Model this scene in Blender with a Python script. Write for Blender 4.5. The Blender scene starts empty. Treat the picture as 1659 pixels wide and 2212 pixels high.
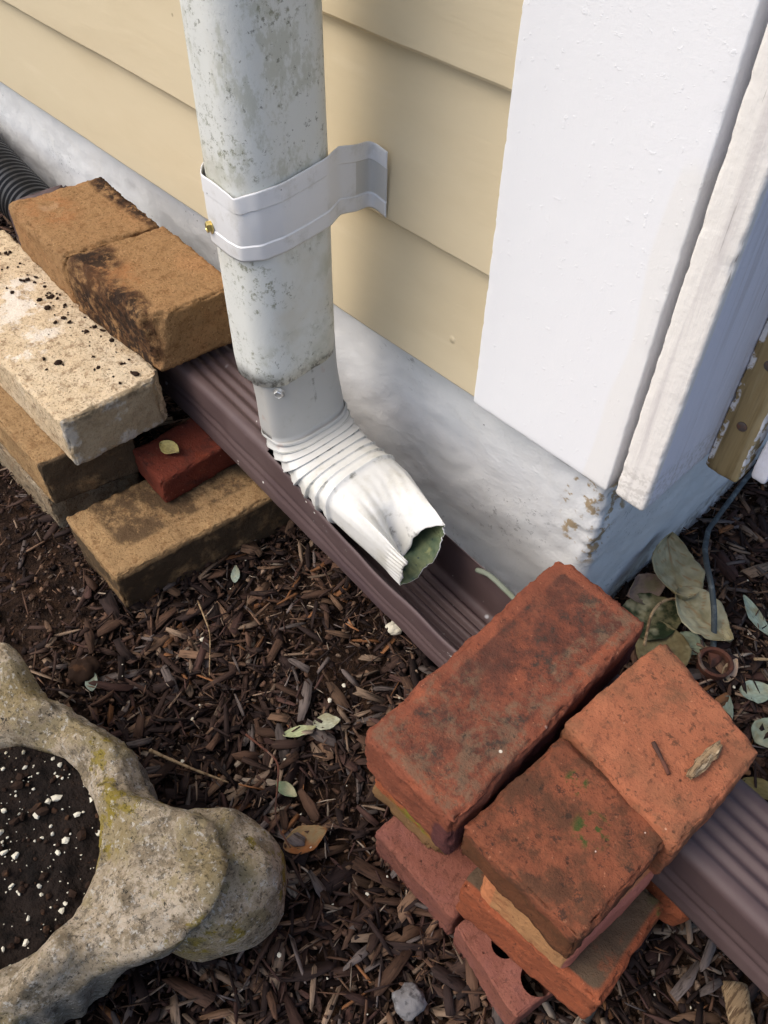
import bpy, math, random
import numpy as np
from mathutils import Vector, Matrix, noise
random.seed(7)
rng = np.random.default_rng(11)
SC = bpy.context.scene
COL = SC.collection
R = math.radians

# ------------------------------------------------------------------ camera, sky, sun, exposure
def make_camera():
    cd = bpy.data.cameras.new("camera")
    co = bpy.data.objects.new("camera", cd)
    COL.objects.link(co)
    f, W, H = 1820.0, 1659.0, 2212.0
    d = Vector((800.2 - W/2, -(2681.0 - H/2), -f)).normalized()
    up = -d
    fw = Vector((0, 0, -1)); fw = (fw - fw.dot(up)*up).normalized()
    rt = fw.cross(up)
    a = R(44.23)
    fww = Vector((-math.cos(a), math.sin(a), 0)); rtw = fww.cross(Vector((0, 0, 1))); z = Vector((0, 0, 1))
    M = Matrix([[fww[i]*fw[j] + rtw[i]*rt[j] + z[i]*up[j] for j in range(3)] for i in range(3)])
    co.matrix_world = Matrix.Translation((0, 0, 0.76)) @ M.to_4x4()
    cd.sensor_fit = 'VERTICAL'; cd.sensor_height = 24.0; cd.sensor_width = 18.0
    cd.lens = f/H*24.0
    cd.clip_start = 0.01; cd.clip_end = 200
    SC.camera = co
make_camera()
SUN_AZ, SUN_EL = (-0.52, -0.85), 52.0       # horizontal direction towards the sun, elevation in degrees
w = bpy.data.worlds.new("World"); SC.world = w; w.use_nodes = True
nt = w.node_tree; bg = nt.nodes['Background']
sky = nt.nodes.new('ShaderNodeTexSky'); sky.sky_type = 'NISHITA'; sky.sun_disc = False
sky.sun_elevation = R(SUN_EL); sky.sun_rotation = math.atan2(SUN_AZ[0], SUN_AZ[1])
sky.air_density = 1.0; sky.dust_density = 4.0; sky.ozone_density = 1.0
nt.links.new(sky.outputs[0], bg.inputs[0]); bg.inputs[1].default_value = 0.15
ld = bpy.data.lights.new("sun", 'SUN'); ld.energy = 0.95; ld.angle = R(40); ld.color = (1.0, 0.975, 0.935)
lo = bpy.data.objects.new("sun", ld); COL.objects.link(lo)
n = math.hypot(*SUN_AZ)
sd = Vector((SUN_AZ[0]/n*math.cos(R(SUN_EL)), SUN_AZ[1]/n*math.cos(R(SUN_EL)), math.sin(R(SUN_EL))))
lo.rotation_euler = sd.to_track_quat('Z', 'Y').to_euler(); lo.location = sd*5
vs = SC.view_settings
SC.display_settings.display_device = 'sRGB'
vs.view_transform = 'Standard'; vs.look = 'None'; vs.exposure = 0.58; vs.gamma = 1.0; vs.use_curve_mapping = False

# ------------------------------------------------------------------ helpers
def S(r, g, b):
    def c(v):
        v /= 255.0
        return v/12.92 if v <= 0.04045 else ((v + 0.055)/1.055)**2.4
    return (c(r), c(g), c(b), 1.0)

def mat(name, base, rough=0.7, layers=(), bumps=(), spec=0.3, metal=0.0, vcol=None):
    m = bpy.data.materials.new(name); m.use_nodes = True
    t = m.node_tree; N = t.nodes; L = t.links
    bs = N['Principled BSDF']
    bs.inputs['Roughness'].default_value = rough
    bs.inputs['Specular IOR Level'].default_value = spec
    bs.inputs['Metallic'].default_value = metal
    tc = N.new('ShaderNodeTexCoord'); oi = N.new('ShaderNodeObjectInfo')
    mu = N.new('ShaderNodeVectorMath'); mu.operation = 'MULTIPLY_ADD'
    mu.inputs[0].default_value = (3.1, 5.3, 7.7)
    cx = N.new('ShaderNodeCombineXYZ')
    for i in range(3): L.new(oi.outputs['Random'], cx.inputs[i])
    L.new(cx.outputs[0], mu.inputs[1]); L.new(tc.outputs['Object'], mu.inputs[2])
    base_vec = mu.outputs[0]
    def source(s, vec=None):
        k = s[0]
        if k == 'a':
            a = N.new('ShaderNodeAttribute'); a.attribute_name = s[1]; return a.outputs['Fac']
        v = base_vec
        if k == 'g':
            a = N.new('ShaderNodeAttribute'); a.attribute_name = 'grain'; v = a.outputs['Vector']
        if vec:
            mp = N.new('ShaderNodeVectorMath'); mp.operation = 'MULTIPLY'; mp.inputs[1].default_value = vec
            L.new(v, mp.inputs[0]); v = mp.outputs[0]
        if k in ('n', 'g'):
            x = N.new('ShaderNodeTexNoise'); x.inputs['Scale'].default_value = s[1]; x.inputs['Detail'].default_value = s[2] if len(s) > 2 else 4
            x.inputs['Roughness'].default_value = s[3] if len(s) > 3 else 0.6
            L.new(v, x.inputs['Vector']); return x.outputs['Fac']
        if k == 'v':
            x = N.new('ShaderNodeTexVoronoi'); x.inputs['Scale'].default_value = s[1]
            L.new(v, x.inputs['Vector']); return x.outputs['Distance']
        if k == 'z':
            x = N.new('ShaderNodeSeparateXYZ'); L.new(tc.outputs['Object'], x.inputs[0]); return x.outputs[2]
    def ramp(o, lo_, hi_, amt=1.0):
        r = N.new('ShaderNodeMapRange'); r.interpolation_type = 'SMOOTHSTEP'; r.clamp = True
        r.inputs[1].default_value = lo_; r.inputs[2].default_value = hi_; r.inputs[3].default_value = 0; r.inputs[4].default_value = amt
        if lo_ > hi_:
            r.inputs[1].default_value = hi_; r.inputs[2].default_value = lo_; r.inputs[3].default_value = amt; r.inputs[4].default_value = 0
        L.new(o, r.inputs[0]); return r.outputs[0]
    if vcol:
        a = N.new('ShaderNodeAttribute'); a.attribute_name = vcol; cur = a.outputs['Color']
    else:
        rgb = N.new('ShaderNodeRGB'); rgb.outputs[0].default_value = base; cur = rgb.outputs[0]
    for ly in layers:
        fac = ramp(source(ly['s'], ly.get('vec')), ly['lo'], ly['hi'], ly.get('amt', 1.0))
        for mk in ly.get('mul', ()):
            f2 = ramp(source(mk['s'], mk.get('vec')), mk['lo'], mk['hi'])
            mm = N.new('ShaderNodeMath'); mm.operation = 'MULTIPLY'; L.new(fac, mm.inputs[0]); L.new(f2, mm.inputs[1]); fac = mm.outputs[0]
        mx = N.new('ShaderNodeMix'); mx.data_type = 'RGBA'; mx.blend_type = ly.get('mode', 'MIX')
        L.new(fac, mx.inputs['Factor']); L.new(cur, mx.inputs['A']); mx.inputs['B'].default_value = ly['c']
        cur = mx.outputs['Result']
    L.new(cur, bs.inputs['Base Color'])
    prev = None
    for b in bumps:
        bp = N.new('ShaderNodeBump'); bp.inputs['Strength'].default_value = b.get('st', 0.5); bp.inputs['Distance'].default_value = b['d']
        h = source(b['s'], b.get('vec'))
        if 'lo' in b: h = ramp(h, b['lo'], b['hi'])
        L.new(h, bp.inputs['Height'])
        if prev: L.new(prev, bp.inputs['Normal'])
        prev = bp.outputs[0]
    if prev: L.new(prev, bs.inputs['Normal'])
    return m

def tag(o, label=None, cat=None, group=None, kind=None):
    if label: o['label'] = label
    if cat: o['category'] = cat
    if group: o['group'] = group
    if kind: o['kind'] = kind
    return o
def empty(name, loc):
    o = bpy.data.objects.new(name, None); o.empty_display_size = 0.05; o.location = loc; COL.objects.link(o); return o
def obj(name, verts, faces, m, parent=None, smooth=True, origin=None, attrs=None, angle=None):
    """world-space vertices -> object whose origin is at `origin`"""
    V = np.array(verts, float)
    if origin is None: origin = (V.min(0) + V.max(0))/2; origin[2] = V[:, 2].min()
    origin = np.array(origin, float)
    me = bpy.data.meshes.new(name)
    me.from_pydata((V - origin).tolist(), [], faces if isinstance(faces, list) else faces.tolist())
    me.update()
    for mm in (m if isinstance(m, (list, tuple)) else [m]): me.materials.append(mm)
    if smooth:
        me.polygons.foreach_set('use_smooth', [True]*len(me.polygons))
        if angle: me.set_sharp_from_angle(angle=R(angle))
    for k, v in (attrs or {}).items():
        a = me.attributes.new(k, 'FLOAT', 'POINT'); a.data.foreach_set('value', np.array(v, np.float32))
    o = bpy.data.objects.new(name, me); COL.objects.link(o)
    o.location = origin
    if parent:
        o.parent = parent; o.location = Vector(origin) - Vector(parent.location)
    return o
def nz(p, s, seed=0.0): return noise.noise(Vector((p[0]*s + seed, p[1]*s + seed*1.7, p[2]*s - seed)))
def fbm(p, s, seed=0.0, oc=3):
    return noise.fractal(Vector((p[0]*s + seed, p[1]*s + seed*1.7, p[2]*s - seed)), 1.0, 2.1, oc)
def sstep(a, b, x):
    t = min(1, max(0, (x - a)/(b - a))); return t*t*(3 - 2*t)

def gridlines(L, r, step):
    e = [0, r*.12, r*.35, r*.65, r]
    n_ = max(2, int((L - 2*r)/step))
    return np.array(e + list(np.linspace(r, L - r, n_ + 1))[1:-1] + [L - x for x in reversed(e)])

def brick(name, quad, z0, z1, m, r=0.006, seed=0, amp=0.0012, chips=(), masks=None, step=0.0032, wear=0.003, zc=None, dish=0.0, parent=None, holes=()):
    """weathered brick: quad = 4 ground-plan corners (front-left, front-right, back-right, back-left)"""
    q = [np.array(p, float) for p in quad]
    Lx = (np.linalg.norm(q[1]-q[0]) + np.linalg.norm(q[2]-q[3]))/2
    Ly = (np.linalg.norm(q[3]-q[0]) + np.linalg.norm(q[2]-q[1]))/2
    Lz = z1 - z0
    Ls = np.array([Lx, Ly, Lz]); r = min(r, Ls.min()*.3)
    g = [gridlines(Lx, r, step), gridlines(Ly, r, step), gridlines(Lz, r, step)]
    nx, ny, nzz = [len(a) for a in g]
    idx = {}; P = []; F = []
    def vid(i, j, k):
        key = (i, j, k)
        if key not in idx: idx[key] = len(P); P.append((g[0][i], g[1][j], g[2][k]))
        return idx[key]
    for i in range(nx-1):
        for j in range(ny-1):
            F.append((vid(i, j, 0), vid(i, j+1, 0), vid(i+1, j+1, 0), vid(i+1, j, 0)))
            k = nzz-1; F.append((vid(i, j, k), vid(i+1, j, k), vid(i+1, j+1, k), vid(i, j+1, k)))
    for i in range(nx-1):
        for k in range(nzz-1):
            F.append((vid(i, 0, k), vid(i+1, 0, k), vid(i+1, 0, k+1), vid(i, 0, k+1)))
            j = ny-1; F.append((vid(i, j, k), vid(i, j, k+1), vid(i+1, j, k+1), vid(i+1, j, k)))
    for j in range(ny-1):
        for k in range(nzz-1):
            F.append((vid(0, j, k), vid(0, j, k+1), vid(0, j+1, k+1), vid(0, j+1, k)))
            i = nx-1; F.append((vid(i, j, k), vid(i, j+1, k), vid(i, j+1, k+1), vid(i, j, k+1)))
    out = []; uvws = []
    for p in P:
        p = np.array(p); uvw = p/Ls
        c = np.clip(p, r, Ls - r); d = p - c; dl = np.linalg.norm(d)
        nrm = d/dl if dl > 1e-9 else np.zeros(3)
        p2 = c + nrm*r if dl > 1e-9 else p
        edge = (np.count_nonzero(np.abs(d) > r*.3) >= 2)
        disp = amp*fbm(p2, 45, seed) + amp*.6*fbm(p2, 170, seed+3)
        if edge: disp -= wear*.8*max(0, fbm(p2, 90, seed+9) - .05) + wear*.9*max(0, fbm(p2, 280, seed+5)) + .6*wear*max(0, fbm(p2, 22, seed+2) - .25)
        p2 = p2 + nrm*disp
        if dish and p[2] > Lz*.9:
            p2[2] -= dish*sstep(0, .3, min(uvw[0], 1-uvw[0], uvw[1], 1-uvw[1]))
        for (pt, nn, am) in chips:
            nn = np.array(nn, float); nn /= np.linalg.norm(nn)
            s = (p2 - np.array(pt)*Ls) @ nn + am*fbm(p2, 90, seed+1)
            if s > 0: p2 = p2 - nn*s
        u, v = p2[0]/Lx, p2[1]/Ly
        xy = (q[0]*(1-u) + q[1]*u)*(1-v) + (q[3]*(1-u) + q[2]*u)*v
        zz = z0 + p2[2]
        if zc is not None: zz += zc(u, v)*(p2[2]/Lz)
        out.append((xy[0], xy[1], zz)); uvws.append(tuple(p2/Ls))
    at = {}
    for k, fn in (masks or {}).items():
        at[k] = [fn(*t) + .0 for t in uvws]
    o = obj(name, out, F, m, parent, True, attrs=at)
    return o

# ------------------------------------------------------------------ materials
def L_(c, s, lo, hi, amt=1.0, vec=None, mul=(), mode='MIX'):
    return dict(c=c, s=s, lo=lo, hi=hi, amt=amt, vec=vec, mul=mul, mode=mode)
def N_(sc, d=4, ro=.6): return ('n', sc, d, ro)

BR_B = [dict(s=N_(420, 4, .7), d=.0016, st=.75), dict(s=N_(110, 6, .7), d=.003, st=.6), dict(s=('v', 95), d=.0015, st=.5, lo=.02, hi=.14), dict(s=N_(900, 3, .7), d=.0008, st=.6)]
def red_brick_mat(name, base, hi_c, lo_c, layers=()):
    return mat(name, base, .9, [
        L_(hi_c, N_(38, 5), .48, .68, .7), L_(lo_c, N_(30, 5), .36, .2, .7, mul=()),
        L_(S(62, 38, 30), N_(210, 5, .75), .56, .68, .7), L_(S(84, 50, 38), N_(90, 6, .75), .54, .66, .55), L_(S(196, 138, 105), N_(300, 2), .68, .76, .5),
        L_(S(40, 26, 22), ('v', 95), .13, .05, .8, mul=[dict(s=N_(60, 3), lo=.48, hi=.58)])] + list(layers), BR_B, spec=.2)

m_redtop = red_brick_mat('weathered_red_brick', S(123, 70, 51), S(146, 82, 57), S(92, 59, 47), [
    L_(S(78, 50, 41), ('a', 'm1'), .35, .75, .85, mul=[dict(s=N_(30, 8, .78), lo=.36, hi=.58)]),
    L_(S(112, 94, 74), ('a', 'm2'), .3, .8, .62, mul=[dict(s=N_(70, 8, .8), lo=.45, hi=.58)]),
    L_(S(62, 54, 46), ('a', 'm1'), .4, .8, .85, mul=[dict(s=N_(60, 8, .8), lo=.54, hi=.64)]),
    L_(S(225, 215, 195), ('v', 55), .085, .05, .9, mul=[dict(s=N_(40, 2), lo=.52, hi=.58)]),
    L_(S(70, 42, 46), ('a', 'm3'), .4, .7, .8)])  # shade on the right side face, painted in as dark purple brown
m_orange = red_brick_mat('orange_brick', S(156, 95, 67), S(170, 106, 75), S(130, 78, 56), [
    L_(S(86, 58, 42), N_(120, 7, .78), .565, .615, .8), L_(S(112, 80, 58), N_(36, 7, .75), .53, .66, .6),
    L_(S(120, 84, 60), ('a', 'm1'), .3, .8, .55, mul=[dict(s=N_(28, 5), lo=.42, hi=.62)]),
    L_(S(112, 78, 58), N_(45, 6, .7), .56, .70, .5), L_(S(228, 190, 160), ('v', 130), .12, .06, .6, mul=[dict(s=N_(60, 2), lo=.55, hi=.65)])])
m_brown = red_brick_mat('brown_stained_brick', S(124, 72, 50), S(142, 82, 56), S(88, 56, 42), [
    L_(S(82, 56, 40), N_(22, 7, .75), .46, .60, .85), L_(S(54, 42, 34), N_(90, 7, .78), .56, .62, .75),
    L_(S(52, 72, 32), ('a', 'm2'), .35, .7, .9, mul=[dict(s=N_(120, 4), lo=.50, hi=.60)]),
    L_(S(88, 56, 34), ('a', 'm1'), .4, .7, .75), L_(S(225, 205, 190), ('v', 75), .07, .045, .9, mul=[dict(s=N_(40, 2), lo=.55, hi=.6)])])
m_pink = red_brick_mat('pink_brick', S(128, 80, 66), S(142, 92, 77), S(104, 67, 55), [L_(S(74, 50, 42), N_(150, 6, .78), .57, .62, .7), L_(S(130, 84, 76), N_(25, 5), .45, .65, .6)])
m_mossy = red_brick_mat('mossy_orange_brick', S(150, 84, 54), S(164, 90, 58), S(120, 68, 46), [
    L_(S(126, 100, 66), ('a', 'm1'), .3, .7, .9), L_(S(112, 122, 40), ('a', 'm2'), .35, .7, .9, mul=[dict(s=N_(60, 4), lo=.35, hi=.55)])])
m_tanor = mat('smooth_tan_orange_brick', S(186, 120, 82), .8, [L_(S(214, 138, 92), N_(30, 4), .45, .65, .7), L_(S(168, 128, 86), ('a', 'm1'), .4, .6, .8), L_(S(120, 84, 56), N_(120, 7, .78), .55, .62, .6), L_(S(150, 96, 64), N_(30, 6, .7), .5, .66, .6), L_(S(176, 104, 92), ('a', 'm2'), .4, .6, .8)], BR_B, spec=.2)
m_dirty = red_brick_mat('dirt_topped_orange_brick', S(140, 78, 52), S(156, 84, 54), S(108, 66, 46), [L_(S(84, 73, 58), ('a', 'm1'), .3, .7, .92, mul=[dict(s=N_(28, 6, .7), lo=.30, hi=.5)]), L_(S(84, 90, 44), ('a', 'm2'), .3, .8, .7, mul=[dict(s=N_(80, 5, .7), lo=.44, hi=.58)])])
m_dkred = red_brick_mat('dark_red_paver', S(104, 48, 34), S(118, 56, 36), S(76, 38, 30), [L_(S(60, 34, 28), N_(36, 5), .50, .66, .7)])  # base red darkened to carry the occlusion around the paver
FB = [dict(s=N_(520, 4, .7), d=.0016, st=.8), dict(s=N_(170, 6, .7), d=.003, st=.7)]
def fire_mat(name, base, hi_c, lo_c, layers=()):
    return mat(name, base, .9, [
        L_(hi_c, N_(20, 5), .46, .66, .7), L_(lo_c, N_(24, 5), .42, .26, .6), L_(S(92, 64, 38), N_(330, 5, .75), .53, .64, .75), L_(S(112, 78, 46), N_(100, 7, .75), .50, .64, .6),
        L_(S(226, 190, 140), N_(420, 2), .64, .74, .45), L_(S(70, 48, 32), ('v', 150), .12, .06, .7, mul=[dict(s=N_(30, 4), lo=.5, hi=.6)])] + list(layers), FB, spec=.2)
STAIN = [L_(S(66, 42, 26), ('a', 'm1'), .32, .62, .9, mul=[dict(s=N_(55, 6, .7), lo=.36, hi=.56)]),
         L_(S(36, 26, 20), ('a', 'm1'), .55, .85, .9, mul=[dict(s=N_(80, 5, .7), lo=.44, hi=.56)])]
m_tan = fire_mat('tan_firebrick', S(152, 118, 80), S(164, 122, 82), S(136, 108, 76), [L_(S(178, 160, 128), ('a', 'm3'), .4, .7, .7, mul=[dict(s=N_(60, 4), lo=.4, hi=.6)]), L_(S(160, 104, 62), ('a', 'm2'), .3, .9, .5, mul=[dict(s=N_(60, 6, .7), lo=.4, hi=.6)])] + STAIN)
m_cream = fire_mat('cream_firebrick', S(212, 190, 156), S(222, 204, 174), S(188, 162, 124), [
    L_(S(232, 222, 206), ('a', 'm3'), .3, .8, .85, mul=[dict(s=N_(30, 7, .72), lo=.49, hi=.57)]),
    L_(S(150, 132, 104), ('a', 'm2'), .4, .7, .75), L_(S(206, 202, 192), ('a', 'm2'), .5, .8, .6, mul=[dict(s=N_(30, 5), lo=.50, hi=.60)]),
    L_(S(96, 84, 66), ('a', 'm1'), .4, .8, .75, mul=[dict(s=N_(70, 4), lo=.4, hi=.6)])])
m_brntan = fire_mat('brown_tan_firebrick', S(156, 126, 88), S(170, 138, 96), S(126, 100, 70), [
    L_(S(82, 64, 45), ('a', 'm1'), .3, .7, .92, mul=[dict(s=N_(24, 7, .75), lo=.38, hi=.54)]),
    L_(S(74, 61, 46), ('a', 'm2'), .35, .75, .92, mul=[dict(s=N_(40, 5), lo=.25, hi=.5)])])
m_grey = fire_mat('grey_mortar_firebrick', S(140, 124, 100), S(160, 148, 126), S(112, 96, 72), [L_(S(88, 80, 68), N_(50, 5), .52, .66, .7)])

m_siding = mat('tan_siding_paint', S(203, 189, 158), .5, [
    L_(S(196, 181, 149), N_(5, 4), .45, .7, .6, vec=(1, 1, 3)), L_(S(210, 197, 168), N_(60, 3), .58, .75, .4, vec=(.12, 1, 1)),
    L_(S(90, 70, 45), ('v', 22), .045, .028, .8, mul=[dict(s=N_(13, 2), lo=.54, hi=.6)])],
    [dict(s=N_(260, 4), d=.0006, st=.4, vec=(.08, 1, 1)), dict(s=N_(38, 3), d=.0016, st=.3, vec=(.35, 1, 1)), dict(s=('v', 17), d=.0016, st=.6, lo=.075, hi=.02), dict(s=N_(90, 6, .7), d=.0008, st=.35)], spec=.45)
m_white = mat('white_trim_paint', S(233, 234, 235), .5, [
    L_(S(230, 227, 219), ('a', 'm1'), .3, .7, .45), L_(S(150, 150, 150), ('v', 40), .05, .03, .6, mul=[dict(s=N_(13, 2), lo=.55, hi=.6)])],
    [dict(s=N_(330, 5, .7), d=.0006, st=.35), dict(s=N_(120, 4), d=.0006, st=.3, vec=(1, 1, .10)), dict(s=N_(170, 3), d=.0006, st=.3, lo=.60, hi=.74)], spec=.4)
m_side = mat('chalky_white_side_board', S(222, 222, 230), .6, [
    L_(S(228, 224, 214), ('a', 'm1'), .3, .7, .8), L_(S(180, 174, 174), N_(80, 5), .5, .7, .45, vec=(1, 1, .05)), L_(S(170, 166, 158), ('a', 'm2'), .4, .7, .4, mul=[dict(s=N_(200, 3), lo=.45, hi=.6)]),
    L_(S(110, 104, 96), N_(170, 4), .66, .72, .6, vec=(1, 1, .06))],
    [dict(s=N_(160, 4), d=.0014, st=.5, vec=(1, 1, .1)), dict(s=N_(200, 3), d=.001, st=.4)], spec=.3)
m_found = mat('painted_concrete', S(214, 215, 214), .75, [
    L_(S(206, 209, 209), N_(11, 5), .45, .65, .6), L_(S(214, 214, 210), N_(30, 5), .55, .7, .5),
    L_(S(112, 114, 112), N_(150, 7, .8), .565, .61, .6, mul=[dict(s=N_(8, 4), lo=.52, hi=.64)]),
    L_(S(70, 72, 72), ('v', 85), .10, .055, .75, mul=[dict(s=N_(14, 3), lo=.54, hi=.62)]),
    L_(S(158, 136, 100), ('a', 'm1'), .45, .6, .9, mul=[dict(s=N_(70, 4), lo=.52, hi=.6)]),
    L_(S(120, 112, 98), ('a', 'm2'), .3, .8, .55, mul=[dict(s=N_(60, 5), lo=.4, hi=.62)])],
    [dict(s=N_(60, 5), d=.0022, st=.45), dict(s=N_(300, 3), d=.001, st=.4), dict(s=N_(170, 5, .7), d=.0014, st=.5)], spec=.25)
m_pipe = mat('lichen_spotted_white_pipe', S(214, 216, 210), .5, [
    L_(S(202, 198, 182), N_(9, 5), .45, .65, .7), L_(S(172, 173, 154), N_(30, 9, .75), .49, .57, .55, vec=(1, 1, .6), mul=[dict(s=N_(7, 5, .65), lo=.44, hi=.54)]),
    L_(S(120, 122, 96), N_(170, 7, .8), .53, .60, .75, mul=[dict(s=N_(15, 6, .7), lo=.47, hi=.57)]),
    L_(S(96, 98, 82), N_(130, 7, .8), .585, .62, .7, mul=[dict(s=N_(7, 3), lo=.42, hi=.56)]),
    L_(S(74, 72, 62), ('a', 'm1'), .3, .9, .8, mul=[dict(s=N_(110, 6, .75), lo=.46, hi=.58)])],
    [dict(s=N_(24, 4), d=.0022, st=.3), dict(s=N_(300, 5, .7), d=.0007, st=.5)], spec=.4)
m_strap = mat('white_strap_paint', S(218, 218, 217), .42, [L_(S(186, 184, 176), N_(40, 6, .7), .52, .68, .5), L_(S(188, 186, 178), ('a', 'm1'), .4, .6, .8), L_(S(70, 70, 66), ('v', 60), .05, .03, .8, mul=[dict(s=N_(20, 2), lo=.56, hi=.62)])], [dict(s=N_(40, 3), d=.0010, st=.25)], spec=.5)
m_elbow = mat('white_elbow_metal', S(212, 211, 205), .42, [L_(S(190, 186, 170), N_(30, 6, .7), .48, .66, .55), 
    L_(S(168, 167, 162), ('a', 'm1'), .2, .8, .85), L_(S(150, 148, 136), N_(60, 6, .7), .60, .72, .5), L_(S(84, 82, 72), ('a', 'm2'), .35, .8, .75, mul=[dict(s=N_(60, 6, .7), lo=.50, hi=.66)]),
    L_(S(160, 120, 100), N_(34, 4), .66, .74, .4)],
    [dict(s=N_(36, 3), d=.0016, st=.3)], spec=.55)
m_algae = mat('algae_inside_metal', S(96, 104, 74), .7, [L_(S(58, 76, 58), N_(36, 4), .42, .62, .9), L_(S(24, 44, 58), ('v', 130), .2, .1, .8), L_(S(128, 130, 88), N_(80, 4), .56, .7, .7)], spec=.3)
m_ext = mat('brown_gutter_paint', S(82, 66, 65), .58, [
    L_(S(96, 80, 78), N_(10, 4), .45, .65, .6), L_(S(70, 56, 60), N_(40, 5), .52, .7, .5, vec=(.25, 1, 1)),
    L_(S(140, 128, 130), N_(46, 6, .7), .66, .76, .6, vec=(.45, 1, 1)),
    L_(S(228, 224, 214), ('v', 95), .15, .10, .95, mul=[dict(s=N_(20, 4), lo=.58, hi=.61)]),
    L_(S(196, 198, 202), ('v', 34), .13, .08, .7, mul=[dict(s=N_(13, 3), lo=.58, hi=.61)]),
    L_(S(196, 194, 188), N_(50, 5, .7), .70, .73, .9, vec=(.7, 1, 1))],
    [dict(s=N_(60, 6), d=.0012, st=.4)], spec=.35)
m_wood = mat('weathered_bare_wood', S(142, 124, 88), .85, [L_(S(104, 88, 60), N_(120, 5), .45, .65, .8, vec=(1, 1, .06)), L_(S(164, 150, 116), N_(60, 4), .55, .7, .6, vec=(1, 1, .1)), L_(S(216, 216, 216), ('a', 'm1'), .4, .6, .9, mul=[dict(s=N_(70, 5), lo=.46, hi=.52)])], [dict(s=N_(220, 4), d=.0014, st=.6, vec=(1, 1, .06))], spec=.2)
m_nail = mat('dull_nail_metal', S(98, 88, 82), .6, [L_(S(120, 84, 66), N_(200, 3), .5, .65)], spec=.4, metal=.4)
m_brass = mat('brassy_screw_metal', S(206, 186, 120), .28, [L_(S(120, 100, 60), N_(300, 3), .58, .7, .7)], metal=.85)
m_zinc = mat('zinc_screw_metal', S(214, 214, 210), .3, [L_(S(150, 150, 146), N_(300, 3), .58, .7, .6)], metal=.7)
m_hose = mat('black_corrugated_plastic', S(22, 22, 23), .5, [L_(S(44, 42, 40), N_(60, 4), .58, .72, .5)], spec=.5)
m_cable = mat('grey_cable_sheath', S(60, 68, 72), .6, [L_(S(104, 112, 112), N_(90, 4), .5, .65, .7), L_(S(48, 52, 52), N_(30, 3), .5, .7, .7)], spec=.35)
m_soil = mat('dark_ground_soil', S(50, 37, 29), .95, [L_(S(70, 50, 36), N_(40, 6), .48, .66, .8), L_(S(28, 21, 17), N_(90, 5), .5, .65, .8), L_(S(110, 82, 56), N_(260, 3), .66, .74, .5)],
             [dict(s=N_(70, 6), d=.012, st=.9), dict(s=N_(320, 4), d=.003, st=.8)], spec=.12)
m_chip = mat('bark_mulch', S(60, 40, 30), .85, [
    L_(S(20, 14, 11), ('g', 1.0, 4, .65), .52, .30, .75, vec=(60, 420, 1)), L_(S(170, 140, 108), ('g', 1.0, 4, .65), .60, .78, .28, vec=(50, 520, 1))],
    [dict(s=('g', 1.0, 4, .65), d=.0012, st=.7, vec=(60, 420, 1))], spec=.18, vcol='col')
m_leaf = mat('dry_leaf', S(150, 146, 112), .75, [L_(S(124, 116, 84), N_(50, 4), .45, .65, .7), L_(S(176, 170, 138), N_(30, 3), .55, .7, .6)], [dict(s=N_(150, 4), d=.001, st=.5)], spec=.25, vcol='col')
m_pot = mat('lichened_cast_stone', S(196, 177, 148), .95, [
    L_(S(222, 206, 182), N_(60, 8, .8), .46, .56, .85), L_(S(142, 127, 102), N_(30, 8, .78), .50, .40, .7),
    L_(S(148, 130, 78), N_(15, 8, .75), .51, .56, .65), L_(S(164, 144, 50), N_(24, 7, .68), .56, .59, .8, mul=[dict(s=N_(7, 3), lo=.46, hi=.56)]),
    L_(S(146, 144, 138), ('a', 'm1'), .3, .8, .7), L_(S(98, 90, 78), N_(80, 8, .8), .53, .60, .65),
    L_(S(228, 222, 210), N_(170, 7, .8), .555, .61, .8), L_(S(60, 52, 40), N_(330, 6, .8), .545, .61, .8), L_(S(38, 40, 42), N_(75, 8, .82), .60, .62, .9, mul=[dict(s=N_(13, 3), lo=.48, hi=.56)])],
    [dict(s=N_(420, 6, .8), d=.004, st=1.0), dict(s=N_(110, 7, .75), d=.007, st=.8)], spec=.1)
m_potsoil = mat('potting_soil', S(36, 29, 25), .95, [L_(S(60, 46, 36), N_(120, 5), .55, .68, .7), L_(S(18, 15, 13), N_(60, 5), .48, .62, .8)], [dict(s=N_(160, 6), d=.008, st=.9)], spec=.12)
m_perlite = mat('white_perlite', S(206, 200, 180), .85, [L_(S(150, 136, 100), N_(30, 2), .5, .7, .6)], spec=.2)
m_crumb = mat('soil_crumbs', S(46, 34, 27), .95, [L_(S(76, 54, 38), N_(90, 3), .54, .66, .7)], spec=.1)
m_rust = mat('rusty_iron', S(92, 58, 46), .85, [L_(S(64, 48, 42), N_(60, 4), .45, .6, .8), L_(S(130, 118, 104), N_(40, 4), .6, .7, .6)], [dict(s=N_(160, 4), d=.001, st=.6)], spec=.2)
m_stick = mat('grey_brown_twig', S(150, 128, 98), .85, [L_(S(84, 64, 46), N_(140, 4), .46, .62, .8), L_(S(196, 180, 150), N_(90, 4), .6, .7, .6)], [dict(s=N_(300, 3), d=.001, st=.6)], spec=.15)
m_splinter = mat('splintered_grey_wood', S(140, 118, 90), .88, [L_(S(78, 60, 44), N_(420, 5, .7), .47, .58, .85, vec=(1, .08, 1)), L_(S(186, 168, 138), N_(300, 4), .58, .68, .6, vec=(1, .08, 1))], [dict(s=N_(420, 4), d=.0014, st=.8, vec=(1, .08, 1))], spec=.15)
m_stone = mat('grey_pebble', S(110, 108, 108), .8, [L_(S(150, 150, 152), N_(80, 4), .5, .65, .7), L_(S(60, 58, 58), N_(120, 4), .55, .66, .7)], [dict(s=N_(120, 4), d=.002, st=.6)], spec=.25)
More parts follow.
